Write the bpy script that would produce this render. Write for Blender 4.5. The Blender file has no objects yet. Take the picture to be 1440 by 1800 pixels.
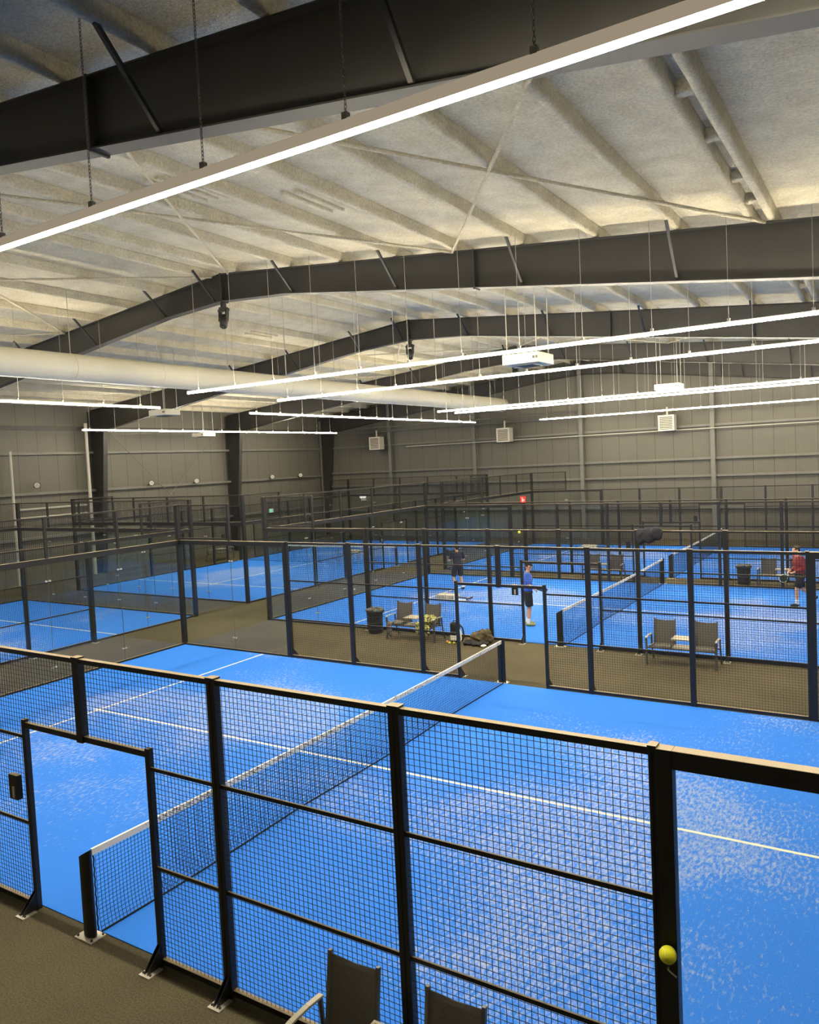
import bpy, bmesh, math, random
from mathutils import Vector, Matrix, noise
random.seed(7)
SC = bpy.context.scene
COL = SC.collection
PI = math.pi

# ------------------------------------------------------------------ materials
def nt(name):
    m = bpy.data.materials.new(name); m.use_nodes = True
    t = m.node_tree; t.nodes.clear()
    o = t.nodes.new('ShaderNodeOutputMaterial')
    return m, t, o
def N(t, typ, **kw):
    n = t.nodes.new(typ)
    for k, v in kw.items():
        if k in n.inputs.keys(): n.inputs[k].default_value = v
        else: setattr(n, k, v)
    return n
def pbr(name, col, rough=.5, metal=0., spec=.5, var=0., vscale=8., bump=0., bscale=60., dist=.01, detail=4.):
    m, t, o = nt(name)
    b = N(t, 'ShaderNodeBsdfPrincipled'); L = t.links
    b.inputs['Roughness'].default_value = rough; b.inputs['Metallic'].default_value = metal
    b.inputs['Specular IOR Level'].default_value = spec
    b.inputs['Base Color'].default_value = (*col, 1)
    L.new(b.outputs[0], o.inputs[0])
    tc = N(t, 'ShaderNodeTexCoord')
    if var:
        n = N(t, 'ShaderNodeTexNoise', Scale=vscale, Detail=4.)
        L.new(tc.outputs['Object'], n.inputs['Vector'])
        r = N(t, 'ShaderNodeMapRange'); r.inputs[1].default_value = .3; r.inputs[2].default_value = .7
        r.inputs[3].default_value = 1-var; r.inputs[4].default_value = 1+var
        L.new(n.outputs[0], r.inputs[0])
        x = N(t, 'ShaderNodeMix', data_type='RGBA', blend_type='MULTIPLY'); x.inputs[0].default_value = 1
        x.inputs[6].default_value = (*col, 1); L.new(r.outputs[0], x.inputs[7])
        L.new(x.outputs[2], b.inputs['Base Color'])
    if bump:
        n = N(t, 'ShaderNodeTexNoise', Scale=bscale, Detail=detail)
        L.new(tc.outputs['Object'], n.inputs['Vector'])
        bp = N(t, 'ShaderNodeBump', Strength=bump, Distance=dist)
        L.new(n.outputs[0], bp.inputs['Height']); L.new(bp.outputs[0], b.inputs['Normal'])
    return m
def emit(name, col, s):
    m, t, o = nt(name)
    e = N(t, 'ShaderNodeEmission'); e.inputs[0].default_value = (*col, 1); e.inputs[1].default_value = s
    t.links.new(e.outputs[0], o.inputs[0]); return m

LAMP = 215.0
M = {}
M['steel'] = pbr('painted_steel', (.029, .028, .026), .5, var=.12, vscale=1.5)
M['grey_steel'] = pbr('grey_painted_steel', (.15, .148, .13), .5, var=.08, vscale=2)
M['black'] = pbr('black_powder_coat', (.017, .0168, .0165), .45, spec=.4)
def tan_lit_tops():
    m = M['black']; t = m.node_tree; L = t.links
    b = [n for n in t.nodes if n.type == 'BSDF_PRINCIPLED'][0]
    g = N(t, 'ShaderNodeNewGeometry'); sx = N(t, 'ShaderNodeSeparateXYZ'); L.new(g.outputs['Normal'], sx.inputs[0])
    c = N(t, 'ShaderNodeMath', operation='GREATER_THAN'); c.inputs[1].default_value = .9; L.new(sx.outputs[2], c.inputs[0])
    mx = N(t, 'ShaderNodeMix', data_type='RGBA'); L.new(c.outputs[0], mx.inputs[0]); mx.inputs[6].default_value = (.017, .0168, .0165, 1); mx.inputs[7].default_value = (.30, .225, .125, 1)  # tan on upward faces puts the rails' bright top light into the colour
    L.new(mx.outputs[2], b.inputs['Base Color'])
tan_lit_tops()
M['wire'] = pbr('black_wire', (.008, .009, .011), .55, spec=.3)
M['dark_net'] = pbr('net_cord', (.010, .012, .016), .8, spec=.2)
M['zinc'] = pbr('zinc_plate', (.62, .58, .5), .45, metal=.5)
M['bolt'] = pbr('bolt_head', (.03, .03, .03), .5)
M['alu'] = pbr('lamp_housing', (.72, .69, .62), .4, spec=.4)
M['chain'] = pbr('chain_metal', (.16, .155, .14), .45, metal=.4)
M['cable'] = pbr('hanger_wire', (.42, .40, .35), .5)
M['lamp_shell'] = emit('lamp_shell_glow', (1.0, .82, .58), .24)  # weak emission added so the near lamp's housing looks lit
M['lamp'] = emit('lamp_diffuser', (1.0, .89, .66), LAMP)
M['lamp_near'] = emit('lamp_diffuser_near', (1.0, .89, .66), LAMP*1.15)
M['duct'] = pbr('duct_fabric', (.80, .745, .58), .6, var=.03, vscale=1.2)
M['white'] = pbr('white_enamel', (.66, .62, .52), .45)
M['white_pipe'] = pbr('white_pipe_paint', (.45, .43, .37), .5)
M['line'] = pbr('court_line_paint', (.80, .75, .60), .8, var=.1, vscale=12)
M['sling'] = pbr('sling_fabric', (.105, .097, .085), .75, var=.15, vscale=60, bump=.3, bscale=400, dist=.002)
M['chair_frame'] = pbr('chair_frame_paint', (.10, .098, .09), .38, metal=.3)
M['table_top'] = pbr('chair_table_top', (.42, .38, .29), .4)
M['arm_top'] = pbr('chair_arm_top', (.36, .33, .27), .35)
M['bin'] = pbr('bin_plastic', (.016, .017, .016), .45)
M['binbag'] = pbr('bin_liner', (.06, .065, .05), .35, var=.5, vscale=14, bump=.8, bscale=14, dist=.03)
M['skin'] = pbr('skin', (.68, .36, .22), .55)
M['hair'] = pbr('brown_hair', (.055, .03, .015), .7, bump=.8, bscale=60, dist=.01)
M['hair_dark'] = pbr('dark_hair', (.02, .013, .01), .7, bump=.6, bscale=60, dist=.01)
M['navy'] = pbr('navy_shirt', (.012, .014, .035), .8, bump=.3, bscale=9, dist=.02)
M['blue_shirt'] = pbr('blue_shirt', (.045, .14, .62), .75, bump=.3, bscale=9, dist=.02)
M['maroon'] = pbr('maroon_shirt', (.22, .022, .026), .8, bump=.3, bscale=9, dist=.02)
M['blackcloth'] = pbr('black_cloth', (.012, .012, .014), .85, bump=.4, bscale=12, dist=.02)
M['navycloth'] = pbr('dark_navy_cloth', (.016, .016, .024), .85, bump=.4, bscale=10, dist=.02)
M['olivecloth'] = pbr('dark_olive_cloth', (.075, .056, .028), .85, var=.35, vscale=7, bump=.5, bscale=9, dist=.03)
M['greycloth'] = pbr('grey_patterned_cloth', (.13, .115, .10), .85, var=.8, vscale=25, bump=.4, bscale=10, dist=.02)
M['white_cloth'] = pbr('white_cloth', (.8, .79, .75), .8)
M['shoe'] = pbr('olive_shoe', (.30, .30, .10), .6, var=.4, vscale=30)
M['dark_shoe'] = pbr('dark_shoe', (.02, .02, .02), .6)
M['grip'] = pbr('racket_grip', (.02, .02, .02), .8)
M['racket_dark'] = pbr('racket_dark', (.012, .03, .025), .35)
M['racket_white'] = pbr('racket_edge_white', (.7, .68, .62), .4)
M['yellow'] = pbr('tennis_felt', (.74, .72, .02), .9, bump=.4, bscale=300, dist=.002)
M['orange'] = pbr('orange_felt', (.85, .34, .03), .9)
M['ball_seam'] = pbr('ball_seam', (.75, .74, .6), .7)
M['green_sign'] = emit('exit_sign_face', (.25, .95, .55), 1.6)
M['white_sign'] = emit('sign_symbol', (1, 1, .92), .9)
M['red'] = pbr('red_sign_paint', (.72, .03, .025), .5)
M['dark_device'] = pbr('dark_device_plastic', (.022, .021, .019), .45)
M['lens'] = pbr('device_lens', (.60, .58, .52), .2, spec=.8)
M['dark_lens'] = pbr('dark_glass_lens', (.03, .03, .035), .15, spec=.8)
M['wood_white'] = pbr('cream_board', (.80, .73, .55), .6, var=.06, vscale=20)
M['joint'] = pbr('glass_edge', (.10, .13, .12), .3)
M['interior'] = pbr('louver_dark', (.10, .095, .08), .6)

def camo():
    m = pbr('camouflage_cloth', (.3, .3, .1), .85, bump=.5, bscale=9, dist=.03)
    t = m.node_tree; b = [n for n in t.nodes if n.type == 'BSDF_PRINCIPLED'][0]
    tc = N(t, 'ShaderNodeTexCoord'); n = N(t, 'ShaderNodeTexNoise', Scale=16., Detail=2.)
    t.links.new(tc.outputs['Object'], n.inputs['Vector'])
    r = N(t, 'ShaderNodeValToRGB'); r.color_ramp.interpolation = 'CONSTANT'
    e = r.color_ramp.elements; e[0].color = (.05, .05, .02, 1); e[1].position = .43; e[1].color = (.24, .25, .07, 1)
    x = e.new(.52); x.color = (.52, .48, .19, 1); x = e.new(.62); x.color = (.13, .15, .05, 1)
    t.links.new(n.outputs[0], r.inputs[0]); t.links.new(r.outputs[0], b.inputs['Base Color']); return m
M['camo'] = camo()

def foam():
    m, t, o = nt('spray_foam'); L = t.links
    b = N(t, 'ShaderNodeBsdfPrincipled', Roughness=.9); b.inputs['Specular IOR Level'].default_value = .15
    tc = N(t, 'ShaderNodeTexCoord')
    n1 = N(t, 'ShaderNodeTexNoise', Scale=24., Detail=5., Roughness=.7); L.new(tc.outputs['Object'], n1.inputs['Vector'])
    n2 = N(t, 'ShaderNodeTexNoise', Scale=2.2, Detail=3.); L.new(tc.outputs['Object'], n2.inputs['Vector'])
    r = N(t, 'ShaderNodeValToRGB'); e = r.color_ramp.elements
    e[0].position = .3; e[0].color = (.68, .61, .45, 1); e[1].position = .7; e[1].color = (.82, .75, .575, 1)
    L.new(n2.outputs[0], r.inputs[0])
    g = N(t, 'ShaderNodeMapRange'); L.new(n1.outputs[0], g.inputs[0]); g.inputs[1].default_value = .35; g.inputs[2].default_value = .65; g.inputs[3].default_value = .80; g.inputs[4].default_value = 1.10  # bump grain also darkens the colour, painting shade into the pits
    x = N(t, 'ShaderNodeMix', data_type='RGBA', blend_type='MULTIPLY'); x.inputs[0].default_value = 1
    L.new(r.outputs[0], x.inputs[6]); L.new(g.outputs[0], x.inputs[7]); L.new(x.outputs[2], b.inputs['Base Color'])
    bp = N(t, 'ShaderNodeBump', Strength=1., Distance=.06); L.new(n1.outputs[0], bp.inputs['Height'])
    bp2 = N(t, 'ShaderNodeBump', Strength=.6, Distance=.08); L.new(n2.outputs[0], bp2.inputs['Height'])
    L.new(bp2.outputs[0], bp.inputs['Normal']); L.new(bp.outputs[0], b.inputs['Normal'])
    L.new(b.outputs[0], o.inputs[0]); return m
M['foam'] = foam()

def wallmat(name, axis):
    m, t, o = nt(name); L = t.links
    b = N(t, 'ShaderNodeBsdfPrincipled', Roughness=.5); b.inputs['Specular IOR Level'].default_value = .35
    tc = N(t, 'ShaderNodeTexCoord'); s = N(t, 'ShaderNodeSeparateXYZ'); L.new(tc.outputs['Object'], s.inputs[0])
    def tri(freq):
        a = N(t, 'ShaderNodeMath', operation='MULTIPLY'); L.new(s.outputs[axis], a.inputs[0]); a.inputs[1].default_value = freq
        f = N(t, 'ShaderNodeMath', operation='FRACT'); L.new(a.outputs[0], f.inputs[0]); return f
    f1 = tri(1.0)      # panel joint every metre
    g = N(t, 'ShaderNodeMath', operation='LESS_THAN'); L.new(f1.outputs[0], g.inputs[0]); g.inputs[1].default_value = .025
    f2 = tri(10.0)     # fine ribs
    rb = N(t, 'ShaderNodeMath', operation='PINGPONG'); L.new(f2.outputs[0], rb.inputs[0]); rb.inputs[1].default_value = .5
    mx = N(t, 'ShaderNodeMix', data_type='RGBA'); mx.inputs[6].default_value = (.128, .121, .100, 1); mx.inputs[7].default_value = (.06, .056, .046, 1)
    L.new(g.outputs[0], mx.inputs[0]); L.new(mx.outputs[2], b.inputs['Base Color'])
    bp = N(t, 'ShaderNodeBump', Strength=.5, Distance=.02); L.new(rb.outputs[0], bp.inputs['Height']); L.new(bp.outputs[0], b.inputs['Normal'])
    L.new(b.outputs[0], o.inputs[0]); return m
M['wall_x'] = wallmat('metal_wall_panel_a', 1)
M['wall_y'] = wallmat('metal_wall_panel_b', 0)

def turf():
    m, t, o = nt('blue_turf'); L = t.links
    b = N(t, 'ShaderNodeBsdfPrincipled', Roughness=.85); b.inputs['Specular IOR Level'].default_value = .2
    tc = N(t, 'ShaderNodeTexCoord')
    # blue fibre variation
    n0 = N(t, 'ShaderNodeTexNoise', Scale=90., Detail=3.); L.new(tc.outputs['Object'], n0.inputs['Vector'])
    r0 = N(t, 'ShaderNodeValToRGB'); e = r0.color_ramp.elements
    e[0].position = .3; e[0].color = (.018, .155, .72, 1); e[1].position = .7; e[1].color = (.036, .238, .86, 1)
    L.new(n0.outputs[0], r0.inputs[0])
    # sand: streaky fine noise inside large drifts
    mp = N(t, 'ShaderNodeMapping'); mp.inputs['Scale'].default_value = (22., 8., 1.); L.new(tc.outputs['Object'], mp.inputs[0])
    n1 = N(t, 'ShaderNodeTexNoise', Scale=1.1, Detail=8., Roughness=.72); L.new(mp.outputs[0], n1.inputs['Vector'])
    n2 = N(t, 'ShaderNodeTexNoise', Scale=.33, Detail=2.5); L.new(tc.outputs['Object'], n2.inputs['Vector'])
    sx = N(t, 'ShaderNodeSeparateXYZ'); L.new(tc.outputs['Object'], sx.inputs[0])
    ab = N(t, 'ShaderNodeMath', operation='ABSOLUTE'); L.new(sx.outputs[0], ab.inputs[0])
    sb = N(t, 'ShaderNodeMath', operation='SUBTRACT'); L.new(ab.outputs[0], sb.inputs[0]); sb.inputs[1].default_value = 4.2
    ab2 = N(t, 'ShaderNodeMath', operation='ABSOLUTE'); L.new(sb.outputs[0], ab2.inputs[0])
    rx = N(t, 'ShaderNodeMapRange'); L.new(ab2.outputs[0], rx.inputs[0]); rx.inputs[1].default_value = 0.5; rx.inputs[2].default_value = 4.5; rx.inputs[3].default_value = .16; rx.inputs[4].default_value = -.10
    ad = N(t, 'ShaderNodeMath', operation='ADD'); L.new(n2.outputs[0], ad.inputs[0]); L.new(rx.outputs[0], ad.inputs[1])
    sy = N(t, 'ShaderNodeMath', operation='ABSOLUTE'); L.new(sx.outputs[1], sy.inputs[0])
    ry = N(t, 'ShaderNodeMapRange'); L.new(sy.outputs[0], ry.inputs[0]); ry.inputs[1].default_value = .4; ry.inputs[2].default_value = 4.6; ry.inputs[3].default_value = .09; ry.inputs[4].default_value = -.10
    ad0 = ad; ad = N(t, 'ShaderNodeMath', operation='ADD'); L.new(ad0.outputs[0], ad.inputs[0]); L.new(ry.outputs[0], ad.inputs[1])
    r2 = N(t, 'ShaderNodeMapRange'); L.new(ad.outputs[0], r2.inputs[0]); r2.inputs[1].default_value = .42; r2.inputs[2].default_value = .72; r2.inputs[3].default_value = 0.; r2.inputs[4].default_value = .22
    ad2 = N(t, 'ShaderNodeMath', operation='ADD'); L.new(n1.outputs[0], ad2.inputs[0]); L.new(r2.outputs[0], ad2.inputs[1])
    r3 = N(t, 'ShaderNodeMapRange'); L.new(ad2.outputs[0], r3.inputs[0]); r3.inputs[1].default_value = .64; r3.inputs[2].default_value = .92; r3.inputs[3].default_value = 0.; r3.inputs[4].default_value = .70
    mx = N(t, 'ShaderNodeMix', data_type='RGBA'); L.new(r3.outputs[0], mx.inputs[0]); L.new(r0.outputs[0], mx.inputs[6]); mx.inputs[7].default_value = (.66, .64, .54, 1)
    L.new(mx.outputs[2], b.inputs['Base Color'])
    bp = N(t, 'ShaderNodeBump', Strength=.5, Distance=.01); L.new(n0.outputs[0], bp.inputs['Height']); L.new(bp.outputs[0], b.inputs['Normal'])
    L.new(b.outputs[0], o.inputs[0]); return m
M['turf'] = turf()

def carpet():
    m, t, o = nt('olive_carpet'); L = t.links
    b = N(t, 'ShaderNodeBsdfPrincipled', Roughness=.92); b.inputs['Specular IOR Level'].default_value = .15
    tc = N(t, 'ShaderNodeTexCoord')
    n0 = N(t, 'ShaderNodeTexNoise', Scale=55., Detail=4., Roughness=.7); L.new(tc.outputs['Object'], n0.inputs['Vector'])
    n1 = N(t, 'ShaderNodeTexNoise', Scale=.5, Detail=3.); L.new(tc.outputs['Object'], n1.inputs['Vector'])
    r = N(t, 'ShaderNodeValToRGB'); e = r.color_ramp.elements
    e[0].position = .3; e[0].color = (.040, .034, .020, 1); e[1].position = .72; e[1].color = (.122, .105, .065, 1)
    L.new(n0.outputs[0], r.inputs[0])
    r1 = N(t, 'ShaderNodeMapRange'); L.new(n1.outputs[0], r1.inputs[0]); r1.inputs[1].default_value = .35; r1.inputs[2].default_value = .65; r1.inputs[3].default_value = .85; r1.inputs[4].default_value = 1.15
    x = N(t, 'ShaderNodeMix', data_type='RGBA', blend_type='MULTIPLY'); x.inputs[0].default_value = 1
    L.new(r.outputs[0], x.inputs[6]); L.new(r1.outputs[0], x.inputs[7]); L.new(x.outputs[2], b.inputs['Base Color'])
    bp = N(t, 'ShaderNodeBump', Strength=.6, Distance=.01); L.new(n0.outputs[0], bp.inputs['Height']); L.new(bp.outputs[0], b.inputs['Normal'])
    L.new(b.outputs[0], o.inputs[0]); return m
M['carpet'] = carpet()

def glass():
    m, t, o = nt('court_glass'); L = t.links
    tr = N(t, 'ShaderNodeBsdfTransparent'); tr.inputs[0].default_value = (.955, .975, .968, 1)
    gl = N(t, 'ShaderNodeBsdfGlossy'); gl.inputs['Roughness'].default_value = .02
    lw = N(t, 'ShaderNodeLayerWeight'); lw.inputs[0].default_value = .5
    pw = N(t, 'ShaderNodeMath', operation='POWER'); L.new(lw.outputs['Facing'], pw.inputs[0]); pw.inputs[1].default_value = 4.
    fr = N(t, 'ShaderNodeMapRange'); L.new(pw.outputs[0], fr.inputs[0]); fr.inputs[3].default_value = .025; fr.inputs[4].default_value = .6
    mx = N(t, 'ShaderNodeMixShader'); L.new(fr.outputs[0], mx.inputs[0]); L.new(tr.outputs[0], mx.inputs[1]); L.new(gl.outputs[0], mx.inputs[2])
    L.new(mx.outputs[0], o.inputs[0]); return m
M['glass'] = glass()

def tapemat():
    m = pbr('net_tape', (.78, .76, .70), .75)
    t = m.node_tree; b = [n for n in t.nodes if n.type == 'BSDF_PRINCIPLED'][0]; L = t.links
    tc = N(t, 'ShaderNodeTexCoord')
    n = N(t, 'ShaderNodeTexNoise', Scale=34., Detail=3.); n2 = N(t, 'ShaderNodeTexNoise', Scale=1.8, Detail=1.)
    L.new(tc.outputs['Object'], n.inputs['Vector']); L.new(tc.outputs['Object'], n2.inputs['Vector'])
    a = N(t, 'ShaderNodeMath', operation='GREATER_THAN'); a.inputs[1].default_value = .56; L.new(n.outputs[0], a.inputs[0])
    c = N(t, 'ShaderNodeMath', operation='GREATER_THAN'); c.inputs[1].default_value = .5; L.new(n2.outputs[0], c.inputs[0])
    d = N(t, 'ShaderNodeMath', operation='MULTIPLY'); L.new(a.outputs[0], d.inputs[0]); L.new(c.outputs[0], d.inputs[1])
    mx = N(t, 'ShaderNodeMix', data_type='RGBA'); L.new(d.outputs[0], mx.inputs[0]); mx.inputs[6].default_value = (.80, .77, .70, 1); mx.inputs[7].default_value = (.30, .29, .27, 1)
    L.new(mx.outputs[2], b.inputs['Base Color']); return m
M['tape'] = tapemat()

# ------------------------------------------------------------------ mesh builder
class MB:
    def __init__(s): s.v = []; s.f = []; s.smooth = False
    def add(s, vs, fs):
        k = len(s.v); s.v += [tuple(v) for v in vs]; s.f += [tuple(i+k for i in f) for f in fs]; return s
    def box(s, x0, y0, z0, x1, y1, z1):
        return s.add([(x0,y0,z0),(x1,y0,z0),(x1,y1,z0),(x0,y1,z0),(x0,y0,z1),(x1,y0,z1),(x1,y1,z1),(x0,y1,z1)],
                     [(0,3,2,1),(4,5,6,7),(0,1,5,4),(1,2,6,5),(2,3,7,6),(3,0,4,7)])
    def cbox(s, c, d, b=0.0):
        x,y,z = c; a,e,h = d[0]/2, d[1]/2, d[2]/2
        return s.box(x-a,y-e,z-h,x+a,y+e,z+h)
    def bar(s, p, q, w, h, up=(0,0,1), cap=True):
        p, q = Vector(p), Vector(q); d = (q-p).normalized(); up = Vector(up)
        if abs(d.dot(up)) > .98: up = Vector((1,0,0))
        sd = d.cross(up).normalized(); u = sd.cross(d).normalized()
        vs = []
        for c in (p, q):
            for a, e in ((-1,-1),(1,-1),(1,1),(-1,1)): vs.append(c + sd*a*w/2 + u*e*h/2)
        fs = [(0,1,5,4),(1,2,6,5),(2,3,7,6),(3,0,4,7)]
        if cap: fs += [(3,2,1,0),(4,5,6,7)]
        return s.add(vs, fs)
    def rings(s, rings, cap=True, close=False):
        n = len(rings[0]); vs = [v for r in rings for v in r]; fs = []
        m = len(rings)
        for i in range(m if close else m-1):
            j = (i+1) % m
            for k in range(n):
                l = (k+1) % n
                fs.append((i*n+k, i*n+l, j*n+l, j*n+k))
        if cap and not close:
            fs.append(tuple(range(n-1, -1, -1))); fs.append(tuple((m-1)*n+k for k in range(n)))
        return s.add(vs, fs)
    def tube(s, pts, r, n=8, cap=True, rad=None):
        pts = [Vector(p) for p in pts]; rings = []
        ref = None
        for i, p in enumerate(pts):
            d = (pts[min(i+1, len(pts)-1)] - pts[max(i-1, 0)]).normalized()
            if ref is None:
                ref = Vector((0,0,1)) if abs(d.z) < .9 else Vector((1,0,0))
            sd = d.cross(ref)
            if sd.length < 1e-4: sd = d.cross(Vector((.3,.8,.5)))
            sd.normalize(); u = sd.cross(d).normalized(); ref = u
            rr = rad[i] if rad else r
            rings.append([p + sd*math.cos(2*PI*k/n)*rr + u*math.sin(2*PI*k/n)*rr for k in range(n)])
        return s.rings(rings, cap)
    def cyl(s, p, q, r, n=12, r2=None): return s.tube([p, q], r, n, True, [r, r if r2 is None else r2])
    def capsule(s, p, q, r1, r2, n=12):
        p, q = Vector(p), Vector(q); d = q-p
        if d.length < 1e-5: return s.ell(p, (r1,r1,r1))
        d.normalize(); pts = []; rad = []
        for k in range(5):
            a = k/4*PI/2; pts.append(p - d*r1*math.cos(a)); rad.append(max(r1*math.sin(a), .0006))
        for k in range(5):
            a = k/4*PI/2; pts.append(q + d*r2*math.sin(a)); rad.append(max(r2*math.cos(a), .0006))
        return s.tube(pts, 0, n, True, rad)
    def ell(s, c, r, n=16, m=10, rot=None):
        c = Vector(c); rings = []
        for i in range(m+1):
            a = PI*i/m; z = -math.cos(a); w = max(math.sin(a), .002)
            ring = []
            for k in range(n):
                v = Vector((r[0]*w*math.cos(2*PI*k/n), r[1]*w*math.sin(2*PI*k/n), r[2]*z))
                if rot is not None: v = rot @ v
                ring.append(c+v)
            rings.append(ring)
        return s.rings(rings)
    def prism(s, poly, axis, a, b):
        def P(p, t): return {0:(t,p[0],p[1]),1:(p[0],t,p[1]),2:(p[0],p[1],t)}[axis]
        n = len(poly)
        return s.add([P(p,a) for p in poly]+[P(p,b) for p in poly],
                     [tuple(range(n-1,-1,-1)), tuple(range(n,2*n))]+[(i,(i+1)%n,(i+1)%n+n,i+n) for i in range(n)])
    def wire(s, p, q, r): return s.bar(p, q, 2*r, 2*r, cap=False)

WM = {}
FR = Matrix.Identity(4)
def setframe(loc=(0,0,0), rz=0):
    global FR
    FR = Matrix.Translation(Vector(loc)) @ Matrix.Rotation(rz, 4, 'Z')
def props(o, label=None, cat=None, group=None, kind=None):
    if label: o['label'] = label
    if cat: o['category'] = cat
    if group: o['group'] = group
    if kind: o['kind'] = kind
    return o
def thing(name, loc, label, cat, group=None, kind=None, rz=0):
    """an Empty at the base of a thing, loc and rz in the current frame"""
    o = bpy.data.objects.new(name, None); COL.objects.link(o); o.empty_display_size = .2
    W = FR @ Matrix.Translation(Vector(loc)) @ Matrix.Rotation(rz, 4, 'Z')
    o.matrix_world = W; o.location = W.to_translation(); o.rotation_euler = W.to_euler()
    WM[o.name] = W
    return props(o, label, cat, group, kind)
def obj(name, mb, mat, parent=None, smooth=False, label=None, bevel=0, local=False, mods=None, loc=None):
    me = bpy.data.meshes.new(name)
    W = WM[parent.name] if parent is not None else (Matrix.Translation(FR @ Vector(loc)) if loc is not None else Matrix.Identity(4))
    T = Matrix.Identity(4) if local else W.inverted() @ FR
    me.from_pydata([T @ Vector(v) for v in mb.v], [], mb.f)
    bm = bmesh.new(); bm.from_mesh(me); bmesh.ops.recalc_face_normals(bm, faces=bm.faces); bm.to_mesh(me); bm.free()
    if smooth:
        for p in me.polygons: p.use_smooth = True
    me.materials.append(M[mat] if isinstance(mat, str) else mat)
    o = bpy.data.objects.new(name, me); COL.objects.link(o)
    if parent is not None: o.parent = parent
    elif loc is not None: o.location = W.to_translation()
    WM[o.name] = W
    if label: o['label'] = label
    if bevel:
        b = o.modifiers.new('bevel', 'BEVEL'); b.width = bevel; b.segments = 2; b.limit_method = 'ANGLE'; b.angle_limit = .7
    if smooth == 'auto':
        pass
    return o
def remesh(o, voxel, it=4, sub=False):
    r = o.modifiers.new('remesh', 'REMESH'); r.mode = 'VOXEL'; r.voxel_size = voxel; r.use_smooth_shade = True
    s = o.modifiers.new('smooth', 'SMOOTH'); s.factor = .5; s.iterations = it
    return o
def dup(root, loc, rz, label, group=None):
    c = root.copy(); COL.objects.link(c); c.location = loc; c.rotation_euler = (0,0,rz); c['label'] = label
    if group: c['group'] = group
    def kids(a, b):
        for ch in list(a.children):
            d = ch.copy(); COL.objects.link(d); d.parent = b; kids(ch, d)
    kids(root, c); return c

# ------------------------------------------------------------------ building shell
XL, XR, YS, YN = -27.4, 11.4, -8.6, 38.6
def ztop(x): return 10.2 - .1*abs(x+8)
def depth(x):
    u = abs(x+8)
    return .75 - .036*u if u < 2.2 else .67 + (u-2.2)*.031
mb = MB().box(XL-.3, YS-.3, -.3, XR+.3, YN+.3, 0)
props(obj('floor', mb, 'carpet'), kind='structure')
mb = MB()
F = .22
for a, b in ((XL-.3, -8), (-8, XR+.3)):
    mb.add([(a,YS-.3,ztop(a)+F),(b,YS-.3,ztop(b)+F),(b,YN+.3,ztop(b)+F),(a,YN+.3,ztop(a)+F),
            (a,YS-.3,ztop(a)+F+.2),(b,YS-.3,ztop(b)+F+.2),(b,YN+.3,ztop(b)+F+.2),(a,YN+.3,ztop(a)+F+.2)],
           [(0,1,2,3),(7,6,5,4),(0,4,5,1),(1,5,6,2),(2,6,7,3),(3,7,4,0)])
props(obj('ceiling', mb, 'foam'), kind='structure')
props(obj('wall_left', MB().box(XL-.3, YS, 0, XL, YN, ztop(XL)+F+.1), 'wall_x'), kind='structure')
props(obj('wall_right', MB().box(XR, YS, 0, XR+.3, YN, ztop(XR)+F+.1), 'wall_x'), kind='structure')
gab = [(XL-.3,0),(XR+.3,0),(XR+.3,ztop(XR+.3)+F+.1),(-8,ztop(-8)+F+.1),(XL-.3,ztop(XL-.3)+F+.1)]
props(obj('wall_far', MB().prism(gab, 1, YN, YN+.3), 'wall_y'), kind='structure')
props(obj('wall_near', MB().prism(gab, 1, YS-.3, YS), 'wall_y'), kind='structure')

# purlins, foam coated
PX = []
x = -5.59
while x < 11: PX.append(x); x += 1.575
x = -10.28
while x > -27: PX.append(x); x -= 1.6
PX += [-7.45, -8.55]
PX = sorted(set(round(p, 2) for p in PX))
def purlin(x):
    z = ztop(x); w = .065
    sec = [(-w*.7,0),(w*.7,0),(w,.03),(w*.9,.12),(w*1.05,.18),(w*1.5,F+.03),(-w*1.5,F+.03),(-w*1.05,.18),(-w*.9,.12),(-w,.03)]
    m = MB(); rings = []
    n = 60
    for i in range(n+1):
        y = YS + (YN-YS)*i/n
        k = 1 + .16*noise.noise(Vector((x*3, y*.9, 0)))
        rings.append([(x+a*k+.008*noise.noise(Vector((y*2, x, 1))), y, z+b*(1 if b > .2 else (1.0)) - .012*noise.noise(Vector((x, y*1.7, 3)))*(1 if b < .1 else 0)) for a, b in sec])
    m.rings(rings)
    o = obj('ceiling_purlin', m, 'foam', smooth=True)
    props(o, kind='structure')
for x in PX:
    if 5 < x < 6:
        purlin(5.16); purlin(5.50)
        for yb in (1.9, 3.0, 4.6, 6.2, 8.1, 9.4, 12, 15, 18, 22, 26, 30, 34, -2, -5):
            m = MB().box(5.2, yb-.09, ztop(5.3)+.07, 5.46, yb+.09, ztop(5.3)+F+.02)
            props(obj('ceiling_blocking', m, 'foam', bevel=.03), kind='structure')
    else: purlin(x)

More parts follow.
